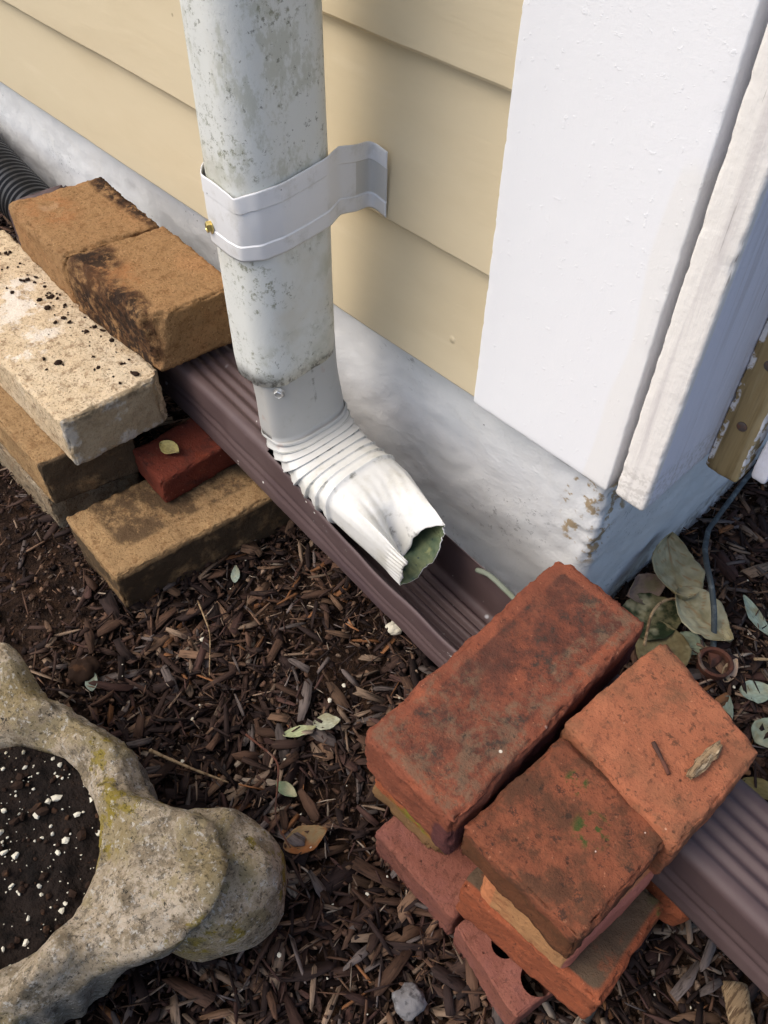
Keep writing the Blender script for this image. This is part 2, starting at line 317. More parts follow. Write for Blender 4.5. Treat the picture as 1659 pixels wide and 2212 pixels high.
m_stalk = mat('pale_green_stalk', S(112, 118, 104), .7, [L_(S(104, 112, 92), N_(60, 4), .5, .65, .7)], spec=.3)

# ------------------------------------------------------------------ ground
def gz(x, y):
    return .010*noise.noise(Vector((x*7, y*7, 1.3))) + .006*noise.noise(Vector((x*19, y*19, 4.1))) - .006
def ground():
    xs = np.concatenate([np.linspace(-60, -2.2, 8)[:-1], np.linspace(-2.2, 1.2, 150), np.linspace(1.2, 60, 8)[1:]])
    ys = np.concatenate([np.linspace(-60, -1.0, 8)[:-1], np.linspace(-1.0, 2.4, 150), np.linspace(2.4, 60, 8)[1:]])
    V = [(x, y, gz(x, y)) for y in ys for x in xs]
    n_ = len(xs)
    F = [(j*n_+i, j*n_+i+1, (j+1)*n_+i+1, (j+1)*n_+i) for j in range(len(ys)-1) for i in range(n_-1)]
    tag(obj('ground', V, F, m_soil, origin=(0, 0, 0)), kind='structure')
ground()

# ------------------------------------------------------------------ house corner
WY, WX = .473, -.212          # foundation faces
house = empty('house', (-1.0, .9, 0))
tag(house, 'tan clapboard house corner with white corner boards on a pale painted concrete foundation', 'house')
def foundation():
    rad = .014
    path = []
    for x in np.linspace(-3.0, -1.4, 14)[:-1]: path.append((x, WY, 0, -1))
    for x in np.linspace(-1.4, WX - rad, 200): path.append((x, WY, 0, -1))
    for a in np.linspace(0, 90, 7)[1:-1]:
        path.append((WX - rad + rad*math.sin(R(a)), WY + rad - rad*math.cos(R(a)), math.sin(R(a)), -math.cos(R(a))))
    for y in np.linspace(WY + rad, 1.3, 130): path.append((WX, y, 1, 0))
    for y in np.linspace(1.3, 4, 14)[1:]: path.append((WX, y, 1, 0))
    zs = np.concatenate([[-.15, -.08], np.linspace(-.03, .28, 52)])
    V = []; a1 = []; a2 = []
    for z in zs:
        for (x, y, nx, ny) in path:
            dc = math.hypot(x - WX, y - WY)
            cor = math.exp(-(dc/.05)**2)*sstep(.06, .2, z)
            p = (x, y, z)
            d = .0022*fbm(p, 14, 2) + .0012*fbm(p, 60, 5) + cor*(.008*fbm(p, 28, 8) + .005*fbm((x, y, z*1.6), 75, 3) - .005*sstep(.15, .25, z))
            V.append((x + nx*d, y + ny*d, z))
            a1.append(cor*1.1 if z > .12 else cor*.5); a2.append(1 - sstep(-.01, .06, z))
    n_ = len(path); nzs = len(zs)
    F = [(j*n_+i, j*n_+i+1, (j+1)*n_+i+1, (j+1)*n_+i) for j in range(nzs-1) for i in range(n_-1)]
    b = len(V); V += [(-3.0, 4.0, .28), (-3.0, 4.0, -.15)]; a1 += [0, 0]; a2 += [0, 0]
    F.append(tuple((nzs-1)*n_+i for i in range(n_)) + (b,))
    obj('foundation', V, F, m_found, house, attrs={'m1': a1, 'm2': a2}, angle=60)
foundation()
def siding():
    V = []; F = []
    xs = np.concatenate([np.linspace(-3.0, -1.4, 8)[:-1], np.linspace(-1.4, -.349, 60)])
    zs = [.262, .386, .525] + [.525 + .139*k for k in range(1, 15)]
    for k in range(len(zs)-1):
        z0, z1 = zs[k], zs[k+1]
        prof = [(.4665, z0 + .004), (.4665, z0 - .001), (.4530, z0 - .001), (.4514, z0 + .0015), (.4516, z0 + .006)]
        for t in (.25, .5, .75, 1.0): prof.append((.4516 + .0125*t, z0 + .006 + (z1 + .008 - z0)*t))
        b = len(V)
        for x in xs:
            wv = .0012*nz((x, k, 0), 5, k) + .0005*nz((x, k, 2), 30, k)
            for i, (y, z) in enumerate(prof): V.append((x, y + wv*.6, z + (wv if i < 5 else 0)))
        m_ = len(prof)
        for i in range(len(xs)-1):
            for j in range(m_-1):
                F.append((b+i*m_+j, b+i*m_+j+1, b+(i+1)*m_+j+1, b+(i+1)*m_+j))
    obj('siding', V, F, m_siding, house, angle=35)
siding()
def box_board(name, x0, x1, y0, y1, z0, z1, m, parent, seed=0, r=.003, rag=.0012, masks=None, nzs=140, tilt=0):
    """vertical board with worn arrises: rounded-rectangle section swept in z"""
    sec = []
    for cx_, cy_, a0 in ((x1-r, y0+r, -90), (x1-r, y1-r, 0), (x0+r, y1-r, 90), (x0+r, y0+r, 180)):
        for a in np.linspace(a0, a0+90, 5): sec.append((cx_ + r*math.cos(R(a)), cy_ + r*math.sin(R(a))))
    s2 = []
    for i in range(len(sec)):
        p, q = np.array(sec[i]), np.array(sec[(i+1) % len(sec)])
        k = max(1, int(np.linalg.norm(q-p)/.006)); k = min(k, 30)
        for t in range(k): s2.append(tuple(p + (q-p)*t/k))
    zz = np.concatenate([[z0, z0+.0015, z0+.004], np.linspace(z0+.008, .72, nzs), np.linspace(.72, z1, 12)[1:]])
    V = []; at = {k: [] for k in (masks or {})}
    cx_, cy_ = (x0+x1)/2, (y0+y1)/2
    for zi, z in enumerate(zz):
        sh = .0018 if zi == 0 else (.0006 if zi == 1 else 0)
        for (x, y) in s2:
            dx, dy = x-cx_, y-cy_
            hx, hy = (x1-x0)/2, (y1-y0)/2
            corner = min(abs(abs(dx)-hx), hx) + min(abs(abs(dy)-hy), hy)
            e = rag*max(0, .05 + fbm((x, y, z), 110, seed))*math.exp(-(corner/.003)**2)*1.3 + .0002*fbm((x, y, z*.3), 60, seed)
            X = x - math.copysign(min(e + sh, hx), dx); Y = y - math.copysign(min(e + sh, hy), dy)
            Z = z + (tilt*(x-x0) if zi < 3 else 0) + (.0012*fbm((x, y, 0), 70, seed+4) if zi < 2 else 0)
            V.append((X, Y, Z))
            for k, fn in (masks or {}).items(): at[k].append(fn(x, y, z))
    n_ = len(s2); F = [(j*n_+i, j*n_+(i+1) % n_, (j+1)*n_+(i+1) % n_, (j+1)*n_+i) for j in range(len(zz)-1) for i in range(n_)]
    F.append(tuple(reversed(range(n_)))); F.append(tuple((len(zz)-1)*n_+i for i in range(n_)))
    return obj(name, V, F, m, parent, attrs=at, angle=50)
box_board('corner_board', -.3488, -.2035, .4462, .474, .2605, 2.48, m_white, house, 3, r=.0016, rag=.0006,
          masks={'m1': lambda x, y, z: sstep(.022, .010, (-.2035 - x) - .05*max(0, (.42 - z)) + .006*nz((x, y, z), 14, 2))*sstep(.56, .50, z)})
box_board('side_board', -.1965, -.1685, .4440, .552, .2660, 2.48, m_side, house, 9, r=.003, rag=.0014,
          masks={'m1': lambda x, y, z: 1 if y < .450 else 0, 'm2': lambda x, y, z: sstep(.33, .28, z)})
wb = box_board('weathered_board', -.1680, -.1380, .5350, .556, .2560, 2.48, m_wood, house, 15, r=.002, rag=.0015,
          masks={'m1': lambda x, y, z: sstep(-.160, -.168, x) + 1.2*sstep(-.1400, -.1385, x)})
box_board('lattice_strip', -.1340, -.1200, .5450, .575, .2620, 2.48, m_side, house, 19, r=.002, rag=.002,
          masks={'m1': lambda x, y, z: 0, 'm2': lambda x, y, z: .5})
box_board('side_siding', -.60, -.1985, .5530, 4.0, .2640, 2.48, m_side, house, 23, r=.002, rag=.0005, masks={'m1': lambda x, y, z: 0, 'm2': lambda x, y, z: .3})
box_board('wall_sheathing', -3.0, -.205, .4750, .552, .2810, 2.47, m_white, house, 25, r=.002, rag=.0, masks={'m1': lambda x, y, z: 0}, nzs=4)
def disc_head(name, c, nrm, r, h, m, parent, sides=18, dome=.35, slot=False):
    nrm = Vector(nrm).normalized(); t = nrm.orthogonal().normalized(); b = nrm.cross(t)
    prof = [(0, r), (h*.7, r), (h, r*.8), (h*(1+dome*.4), r*.4), (h*(1+dome*.5), r*.05)]
    V = []; F = []
    for (hh, rr) in prof:
        for i in range(sides):
            a = 2*math.pi*i/sides; V.append(tuple(Vector(c) + t*rr*math.cos(a) + b*rr*math.sin(a) + nrm*hh))
    for j in range(len(prof)-1):
        for i in range(sides): F.append((j*sides+i, j*sides+(i+1) % sides, (j+1)*sides+(i+1) % sides, (j+1)*sides+i))
    F.append(tuple((len(prof)-1)*sides+i for i in range(sides)))
    return obj(name, V, F, m, parent, angle=40)
def child(parent_obj, o):
    wl = o.matrix_world.translation.copy() if False else None
    return o
for (zz_) in (.312, .372):
    nl = disc_head('nail', (-.1525, .5349, zz_), (0, -1, 0), .0042, .0012, m_nail, None)
    nl.parent = wb; nl.location = Vector(nl.location) - (Vector(wb.location) + Vector(house.location))

# ------------------------------------------------------------------ downspout
dsp = empty('downspout', (-.506, .364, .10))
tag(dsp, 'white painted metal downspout with wall strap and crimped elbow end beside the corner board', 'downspout')
def rrect(x0, x1, y0, y1, r, n=8, step=.004):
    s = []
    for cx_, cy_, a0 in ((x0+r, y0+r, 180), (x1-r, y0+r, 270), (x1-r, y1-r, 0), (x0+r, y1-r, 90)):
        for a in np.linspace(a0, a0+90, n): s.append((cx_ + r*math.cos(R(a)), cy_ + r*math.sin(R(a))))
    s2 = []
    for i in range(len(s)):
        p, q = np.array(s[i]), np.array(s[(i+1) % len(s)]); k = max(1, int(np.linalg.norm(q-p)/step))
        for t in range(k): s2.append(tuple(p + (q-p)*t/k))
    return s2
def loft(name, rings, m, parent, closed=True, solid=None, matoff=0, attrs=None, angle=None, flip=False):
    n_ = len(rings[0]); V = [p for r_ in rings for p in r_]; F = []
    for j in range(len(rings)-1):
        for i in range(n_ if closed else n_-1):
            F.append((j*n_+i, j*n_+(i+1) % n_, (j+1)*n_+(i+1) % n_, (j+1)*n_+i))
    if flip: F = [tuple(reversed(f)) for f in F]
    o = obj(name, V, F, m, parent, attrs=attrs, angle=angle)
    if solid:
        md = o.modifiers.new('thickness', 'SOLIDIFY'); md.thickness = solid; md.offset = -1; md.material_offset = matoff
    return o
PX0, PX1, PY0, PY1 = -0.5424, -0.472, 0.318, 0.4087
sec = rrect(PX0, PX1, PY0, PY1, .0270, 12)
def pz(x, y): return 0.2577 + .10*(x - PX0) + .06*(y - PY0) + .0012*nz((x, y, 0), 150, 3)
rings = []
for t in list(np.linspace(0, .5, 60)) + list(np.linspace(.5, 1, 20))[1:]:
    ring = []
    for (x, y) in sec:
        z = pz(x, y) + t*(2.4 - pz(x, y))
        d = .0010*nz((x*.6, y*.6, z), 9, 1) + (-.0012 if t == 0 else 0)
        cx_, cy_ = x + .506, y - .364; l = math.hypot(cx_, cy_)
        ring.append((x + cx_/l*d, y + cy_/l*d, z))
    rings.append(ring)
loft('pipe', rings, m_pipe, dsp, solid=.0012, attrs={'m1': [max(0, 1 - (p[2]-pz(p[0], p[1]))/.010) for q_ in rings for p in q_]})

def elbow():
    K = 192
    par = []
    base = rrect(-1, 1, -1, 1, .74, 16, .04)
    # resample to K even points, starting in the outer/front corner
    B = np.array(base + [base[0]]); s = np.concatenate([[0], np.cumsum(np.linalg.norm(np.diff(B, axis=0), axis=1))])
    tt = np.linspace(0, s[-1], K+1)[:-1]
    par = np.stack([np.interp(tt, s, B[:, 0]), np.interp(tt, s, B[:, 1])], 1)   # (a: outer..inner, b: front..back)
    def ring(Po, Pi, y0, y1, flare=0.0):
        Po, Pi = np.array(Po), np.array(Pi); c = (Po+Pi)/2; h = (Pi-Po)/2; hl = np.linalg.norm(h); hu = h/hl
        out = []
        for a, b in par:
            fo = flare*(1 - .55*max(0, a))
            q = c + hu*(hl + fo)*a; y = (y0+y1)/2 + ((y1-y0)/2 + fo*.8)*b
            out.append((q[0], y, q[1]))
        return out
    rg = []; a1 = []; a2 = []
    def add(r_, g=0.0, d=0.0):
        rg.append(r_); a1.extend([g]*K); a2.extend([d if np.isscalar(d) else d[i] for i in range(K)] if not np.isscalar(d) else [d]*K)
    Y0 = [0.3232, 0.3217, 0.3201, 0.3186, 0.317, 0.3155, 0.314, 0.3124]
    Y1 = [0.409, 0.4071, 0.4051, 0.4032, 0.4013, 0.3994, 0.3974, 0.3955]
    y0, y1 = Y0[0], Y1[0]
    for t in np.linspace(0, 1, 12):
        add(ring((-0.5278 + 0.0151*t, 0.297 - 0.0993*t), (-0.4772 + 0.0090*t*t, 0.297 - 0.1007*t), y0, y1, .0005*math.sin(t*9) + .0012*sstep(.6, 1, t)), 1.0 if t < .9 else .8, [.15 + .85*(par[i][0] > .9 and abs(par[i][1] - .05) < .035) for i in range(K)])
    O = [(-0.5127, 0.1977), (-0.5032, 0.1863), (-0.4895, 0.1764), (-0.4723, 0.1685), (-0.4533, 0.1625), (-0.4336, 0.1585), (-0.4131, 0.1569), (-0.3919, 0.158)]
    I = [(-0.4642, 0.1983), (-0.4587, 0.1963), (-0.4518, 0.1953), (-0.4435, 0.1952), (-0.4335, 0.1961), (-0.4226, 0.1984), (-0.4109, 0.2016), (-0.3974, 0.2057)]
    for k in range(8):
        g = [.7, .55, .45, .4, .35, .3, .2, .15][k]
        o_, i_ = np.array(O[k]), np.array(I[k]); y0, y1 = Y0[k], Y1[k]
        nxt = (np.array(O[k+1]), np.array(I[k+1])) if k < 7 else (np.array((-0.3702, 0.1572)), np.array((-0.3793, 0.2043)))
        prv = (np.array(O[k-1]), np.array(I[k-1])) if k else (np.array((-0.5155, 0.2119)), np.array((-0.4692, 0.21)))
        dirt = [.95 if par[i][0] > .55 else .25 for i in range(K)]
        add(ring(o_*.75+prv[0]*.25, i_*.75+prv[1]*.25, y0, y1, .0012), g, .2)
        add(ring(o_*.93+prv[0]*.07, i_*.93+prv[1]*.07, y0, y1, .0016), g, .1)
        add(ring(o_, i_, y0, y1, .0030), g, .0)
        add(ring(o_*.94+nxt[0]*.06, i_*.94+nxt[1]*.06, y0, y1, .0024), g, dirt)
        add(ring(o_*.90+nxt[0]*.10, i_*.90+nxt[1]*.10, y0, y1, -.0008), g, dirt)
        add(ring(o_*.6+nxt[0]*.4, i_*.6+nxt[1]*.4, y0, y1, -.0006), g, .15)
    # crushed outlet
    lastO, lastI = np.array((-0.3702, 0.1572)), np.array((-0.3793, 0.2043))
    start = np.array(ring(lastO, lastI, y0, y1, 0))
    keys = [((-1, -1), (-0.3034, 0.3175, 0.1531)), ((0, -1), (-0.3016, 0.3166, 0.1747)), ((1, -1), (-0.2983, 0.3189, 0.1934)), ((1, -0.6), (-0.317, 0.3302, 0.1728)), ((1, -0.25), (-0.3208, 0.3377, 0.1662)), ((1, 0.1), (-0.3189, 0.3452, 0.185)), ((1, 0.5), (-0.3095, 0.3532, 0.1981)), ((1, 1), (-0.2978, 0.3625, 0.2066)), ((0, 1), (-0.2969, 0.3621, 0.2)), ((-1, 1), (-0.2945, 0.3593, 0.1897)), ((-1, 0.3), (-0.2927, 0.3452, 0.1728)), ((-1, -0.4), (-0.2964, 0.3302, 0.1606))]   # (position round the section), point of the crushed mouth
    ang = lambda a, b: math.atan2(b, a) % (2*math.pi)
    ks = sorted([(ang(*k), np.array(p)) for k, p in keys], key=lambda t: t[0])
    ka = [k[0] for k in ks]; kp = [k[1] for k in ks]
    ka = [ka[-1] - 2*math.pi] + ka + [ka[0] + 2*math.pi]; kp = [kp[-1]] + kp + [kp[0]]
    end = np.array([[np.interp(ang(a, b), ka, [p[i] for p in kp]) for i in range(3)] for a, b in par])
    for t in np.linspace(.08, 1, 26):
        te = t
        r_ = start*(1-te) + end*te
        rr = []
        for i in range(K):
            a, b = par[i]; p = r_[i].copy()
            top = max(0, a)
            hump = top*math.exp(-((b + .35)/.5)**2)*math.sin(math.pi*min(1, t*1.15))*.009          # shoulder before the dent
            dent = top*math.exp(-((b + .10)/.22)**2)*sstep(.42, .75, t)*(.015*(1-.6*sstep(.85, 1, t)))
            back = top*math.exp(-((b - .75)/.35)**2)*math.sin(math.pi*t)*.004
            p[2] += hump - dent + back
            pl = sstep(.70, .80, t)*(.0006 - .0003*sstep(.9, 1, t))*math.sin(i/K*2*math.pi*34)
            c = r_.mean(0); d = p - c; d /= np.linalg.norm(d)
            p = p + d*pl + np.array((0, 0, .0002*math.sin(i*.9 + t*7)))
            if t > .99: p[0] += .0003*math.sin(i*.8) + .0012*math.sin(i*.23)
            rr.append(tuple(p))
        dz = [(.75*sstep(.6, .95, t)*(.5+.5*math.sin(i/K*2*math.pi*34+1.5)) + max(0, par[i][0])*math.exp(-((par[i][1]+.1)/.35)**2)*sstep(.2, .7, t)*.9) for i in range(K)]
        add(rr, 0, dz)
    loft('elbow', rg, [m_elbow, m_algae], dsp, solid=.0010, matoff=1, flip=True, attrs={'m1': a1, 'm2': a2})
elbow()
def strap():
    o = .0028
    path = [(PX0-o, .392), (PX0-o-.0004, .375), (PX0-o-.0005, .355), (PX0-o+.001, .338), (PX0+.006, PY0+.0060), (PX0+.016, PY0-.0026), (PX1-.028, PY0-.0032), (PX1-.014, PY0-.0028), (PX1-.002, PY0+.0095), (PX1+.0028, .346), (PX1+.0028, .370), (PX1+.0020, .392), (PX1-.0035, .4080), (PX1-.004, .425), (PX1-.010, .4445), (-.4790, .4480), (-.4655, .4492)]
    P = np.array(path); s = np.concatenate([[0], np.cumsum(np.linalg.norm(np.diff(P, axis=0), axis=1))])
    tt = np.linspace(0, s[-1], 140); xy = np.stack([np.interp(tt, s, P[:, 0]), np.interp(tt, s, P[:, 1])], 1)
    ker = np.array([1, 2, 3, 2, 1])/9
    for i in range(2): xy[2:-2, i] = np.convolve(xy[:, i], ker, 'valid')
    hs = [0, .0015, .011, .0125, .0135, .015, .028, .040, .0415, .0425, .044, .0545, .056]
    off = [.0, .0002, .0002, .0003, -.0006, -.0004, -.0002, -.0004, -.0006, .0003, .0002, .0002, 0]
    zb = np.interp(tt, [0, s[6], s[12], s[-1]], [.3965, .3930, .4030, .3885])
    ts = s[7]
    rings = []; a1 = []
    for i, h in enumerate(hs):
        ring = []
        for j in range(len(tt)):
            d = xy[min(j+1, len(tt)-1)] - xy[max(j-1, 0)]; d /= np.linalg.norm(d); nn = np.array((d[1], -d[0]))
            crease = math.exp(-((tt[j]-ts-.010*(.056-h)/.056*2.0)/.003)**2)*(.3 + .7*(h > .026))*.0016
            sag = -.0035*math.exp(-((tt[j]-ts)/.012)**2)*(h/.056)
            p = xy[j] + nn*(off[i] + crease + .0004*math.sin(tt[j]*70+h*60))
            ring.append((p[0], p[1], zb[j] + h + sag)); a1.append(1.0 if (tt[j] > s[13]+.001 and .0135 < h < .0425) else 0.0)
        rings.append(ring)
    so = loft('strap', rings, m_strap, dsp, closed=False, solid=.0008, attrs={'m1': a1}, angle=35)
    return so
st = strap()
def sub(o, par):     # re-parent a world-placed object under a part of the downspout
    o.parent = par; o.location = Vector(o.location) - (Vector(par.location) + Vector(par.parent.location))
def hexscrew(name, c, nrm, r, m, par=None, top=None):
    nrm = Vector(nrm).normalized(); t = nrm.orthogonal().normalized(); b = nrm.cross(t); V = []; F = []
    prof = [(0, r*1.25, 24), (.0010, r*1.28, 24), (.0014, r*1.05, 24), (.0014, r, 6), (.0042, r, 6), (.0047, r*.82, 6), (.0042, r*.70, 24), (.0038, r*.1, 24)]
    for (h, rr, sd_) in prof:
        for i in range(24):
            a = 2*math.pi*i/24; q = rr
            if sd_ == 6: q = rr*math.cos(math.pi/6)/math.cos((a % (math.pi/3)) - math.pi/6)
            V.append(tuple(Vector(c) + t*q*math.cos(a) + b*q*math.sin(a) + nrm*h))
    for j in range(len(prof)-1):
        for i in range(24): F.append((j*24+i, j*24+(i+1) % 24, (j+1)*24+(i+1) % 24, (j+1)*24+i))
    F.append(tuple((len(prof)-1)*24+i for i in range(24)))
    o = obj(name, V, F, m, top, angle=30)
    if par: sub(o, par)
    return o
hexscrew('screw', (-.5230, .3165, .4080), (-.35, -.93, .05), .0045, m_brass, par=st)
sc2 = hexscrew('screw', (-.4790, .3325, .2570), (.55, -.83, .05), .0043, m_zinc, top=dsp)

# ------------------------------------------------------------------ brown gutter extension lying along the wall
EO = np.array((-.56, .3245)); EA = -3.55
ed = np.array((math.cos(R(EA)), math.sin(R(EA)))); en = np.array((-ed[1], ed[0]))
ext = empty('downspout_extension', (EO[0], EO[1], .102))
tag(ext, 'long brown ribbed downspout extension cut open under the white elbow and held down by bricks', 'gutter extension')
EW, EZ0, EH = .0775, .102, .077
def extension():
    secp = []; typ = []
    def a(v, z, t): secp.append((v, z)); typ.append(t)
    for i, z in enumerate(np.linspace(.006, EH-.006, 26)):           # front wall, two grooves
        t = i/25; g = .0022*(math.exp(-((t-.30)/.055)**2) + math.exp(-((t-.52)/.055)**2)); a(g - .0, z, 'f')
    a(.0018, EH-.0018, 'c'); a(.006, EH, 't')
    for i, v in enumerate(np.linspace(.010, EW-.010, 66)):           # top ribs
        t = i/65; a(v, EH - .0012 + .0013*math.cos(t*2*math.pi*5.0), 't')
    a(EW-.006, EH, 't'); a(EW-.0018, EH-.0018, 'c2')
    for i, z in enumerate(np.linspace(EH-.006, .006, 12)): a(EW, z, 'b')
    a(EW-.0018, .0018, 'o'); a(EW-.006, 0, 'o')
    for i, v in enumerate(np.linspace(EW-.010, .010, 66)):
        t = i/65; a(v, .0020 - .0022*math.cos(t*2*math.pi*6.0), 'o')
    a(.006, 0, 'o'); a(.0018, .0018, 'o')
    n_ = len(secp); us = np.linspace(-.492, 1.2, 430)
    u0, u1 = .064, .395
    V = []; F = []
    for u in us:
        op = sstep(.05, .22, u)*sstep(.46, .40, u)
        hs = 1 - .30*op - .02*op*nz((u, 0, 0), 30, 2)
        hb = 1 - .22*op
        bend = .0025*nz((u, 0, 0), 4, 7)
        for (v, z), t in zip(secp, typ):
            zz = z*(hs if v < EW/2 else hb) if t in 'fccc2bt' else z
            vv = v + bend + (.0016*nz((u, v, z), 22, 5) if t in ('f', 'c') else 0)
            if t in ('f', 'c') and op > 0: vv += .004*op*(z/EH)**2*nz((u, 1, 0), 14, 4)
            p = EO + ed*u + en*vv
            V.append((p[0], p[1], EZ0 + zz + .0008*nz((u, v, 0), 12, 3)))
    for j in range(len(us)-1):
        um = (us[j]+us[j+1])/2
        for i in range(n_):
            i2 = (i+1) % n_
            istop = typ[i] == 't' or typ[i2] == 't'
            if typ[i] in ('b', 'c2') and secp[i][1] > .012 and u0 + .004 < um < .236 + .004*nz((secp[i][1], 0, 0), 90, 2): continue
            vm = secp[i][0]
            us0 = u0 + .012*nz((vm, 0, 0), 60, 9) - .02*sstep(.03, .0, vm)*0
            if istop and u0 + .010*nz((vm, 0, 0), 60, 9) + (.235 if vm < .012 else 0)*0 < um < u1: continue
            F.append((j*n_+i, j*n_+i2, (j+1)*n_+i2, (j+1)*n_+i))
    o = obj('trough', V, [tuple(reversed(f)) for f in F], m_ext, ext, angle=60)
    md = o.modifiers.new('thickness', 'SOLIDIFY'); md.thickness = .0011; md.offset = -1
    # flared coupling at the far end
    rings = []
    for u, g in ((-.478, -.001), (-.480, .003), (-.486, .0045), (-.520, .0048), (-.523, .0035), (-.524, -.002)):
        ring = []
        for k, (v, z) in enumerate(rrect(-g, EW+g, -g, EH+g, .014, 6, .003)):
            p = EO + ed*u + en*v; ring.append((p[0], p[1], EZ0 + z))
        rings.append(ring)
    cp = loft('coupling', rings, m_ext, ext, solid=.002, angle=40)
extension()
def hose():
    rings = []; c0 = EO + ed*(-.505) + en*(EW/2)
    prev = None
    for s in np.arange(0, 1.3, .0018):
        c = c0 - ed*s; zc = .142 + .02*math.sin(s*2.2) - .10*sstep(.3, 1.2, s); c = c + en*(.012*sstep(.05, .5, s))
        r_ = .0335 + .0032*(abs((s/.0115) % 1 - .5) < .27)
        ring = [(c[0] + en[0]*r_*math.cos(a), c[1] + en[1]*r_*math.cos(a), zc + r_*math.sin(a)) for a in np.linspace(0, 2*math.pi, 41)[:-1]]
        rings.append(ring)
    o = loft('corrugated_hose', rings, m_hose, None, angle=50)
    tag(o, 'black corrugated drain hose running along the foundation behind the tan bricks', 'hose')
hose()

# ------------------------------------------------------------------ left stack of firebricks
G1 = 'bricks in the pale stack under the brown extension'
def bump(u, v, cu, cv, ru, rv): return math.exp(-((u-cu)/ru)**2 - ((v-cv)/rv)**2)
tag(brick('firebrick', [(-.93, .165), (-.700, .162), (-.690, .268), (-.93, .275)], -.004, .0625, m_grey, r=.0028, seed=1, amp=.002, wear=.005),
    'grey mortar crusted brick on the mulch at the bottom of the pale stack', 'brick', G1)
tag(brick('firebrick', [(-.660, .163), (-.553, .1585), (-.530, .375), (-.640, .385)], -.004, .064, m_brntan, r=.0028, seed=2, amp=.0016, wear=.004,
    masks={'m1': lambda u, v, w_: sstep(.85, .6, u)*sstep(.03, .2, v)*w_*1.1, 'm2': lambda u, v, w_: (sstep(.9, 1., u)*sstep(.97, .8, w_)*1.3 + sstep(.08, 0, v)*sstep(.95, .7, w_)*.8 + .8*sstep(.6, .9, v)*sstep(.9, .5, u))}),
    'brown tan brick lying crosswise on the mulch under the small red paver', 'brick', G1)
tag(brick('firebrick', [(-.905, .166), (-.682, .163), (-.662, .262), (-.90, .275)], .064, .1265, m_brntan, r=.0028, seed=3, amp=.0016, wear=.004,
    masks={'m1': lambda u, v, w_: .2, 'm2': lambda u, v, w_: sstep(.95, 1., u)*.8}),
    'tan speckled brick sandwiched directly under the long cream brick', 'brick', G1)
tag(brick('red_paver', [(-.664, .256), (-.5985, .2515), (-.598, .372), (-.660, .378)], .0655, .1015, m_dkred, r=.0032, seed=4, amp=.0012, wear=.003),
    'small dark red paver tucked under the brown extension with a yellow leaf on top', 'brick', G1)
tag(brick('firebrick', [(-1.02, .196), (-.651, .1905), (-.6455, .306), (-1.02, .318)], .1275, .1895, m_cream, r=.0032, seed=5, amp=.0014, wear=.003,
    chips=[((.985, .93, .5), (1, .9, 0), .003), ((.99, .02, 1.), (.7, -.7, .5), .003)],
    masks={'m3': lambda u, v, w_: (bump(u, v, .42, .55, .22, .35) + .9*bump(u, v, .62, .22, .10, .3))*sstep(.8, .95, w_),
           'm2': lambda u, v, w_: sstep(.975, .995, u)*1.0 + .5*sstep(.05, .0, v)*sstep(.9, .6, w_), 'm1': lambda u, v, w_: bump(u, w_, 1., 1., .03, .2)}),
    'long cream white brick with flaking paint and scattered soil crumbs', 'brick', G1)
tag(brick('firebrick', [(-.800, .2975), (-.646, .3040), (-.636, .4045), (-.783, .414)], .191, .2585, m_tan, r=.0028, seed=6, amp=.0016, wear=.005,
    chips=[((.80, .0, 1.), (.55, -1.0, .75), .004), ((.9, .05, .9), (.8, -.8, .2), .004), ((.5, .06, 1.), (0, -1, .55), .003)],
    masks={'m1': lambda u, v, w_: 1.0*bump(u, v, .12, .22, .25, .25) + .95*bump(u, v, .70, .02, .30, .22) + .7*bump(u, w_, .5, .35, .5, .4)*sstep(.2, .0, v),
           'm2': lambda u, v, w_: bump(u, v, .4, .2, .3, .3), 'm3': lambda u, v, w_: 0}),
    'tan half brick with dark scorched patches and a broken sloping front corner', 'brick', G1)
tag(brick('firebrick', [(-.950, .3080), (-.805, .2985), (-.789, .413), (-.934, .425)], .191, .2560, m_tan, r=.007, seed=7, amp=.0016, wear=.005,
    chips=[((.03, .02, 1.), (-1, -.6, .6), .003), ((.0, .05, .4), (-1, -.4, -.1), .003), ((.97, 1., .9), (.3, 1, .3), .003)],
    masks={'m1': lambda u, v, w_: 1.15*bump(u, v, .2, 1.0, .3, .18) + 1.1*bump(u, v, .62, .98, .5, .14), 'm2': lambda u, v, w_: bump(u, v, .3, .3, .4, .3),
           'm3': lambda u, v, w_: bump(u, v, .25, .30, .10, .12)}),
    'tan half brick with a black edge nearest the wall and beside the black hose', 'brick', G1)

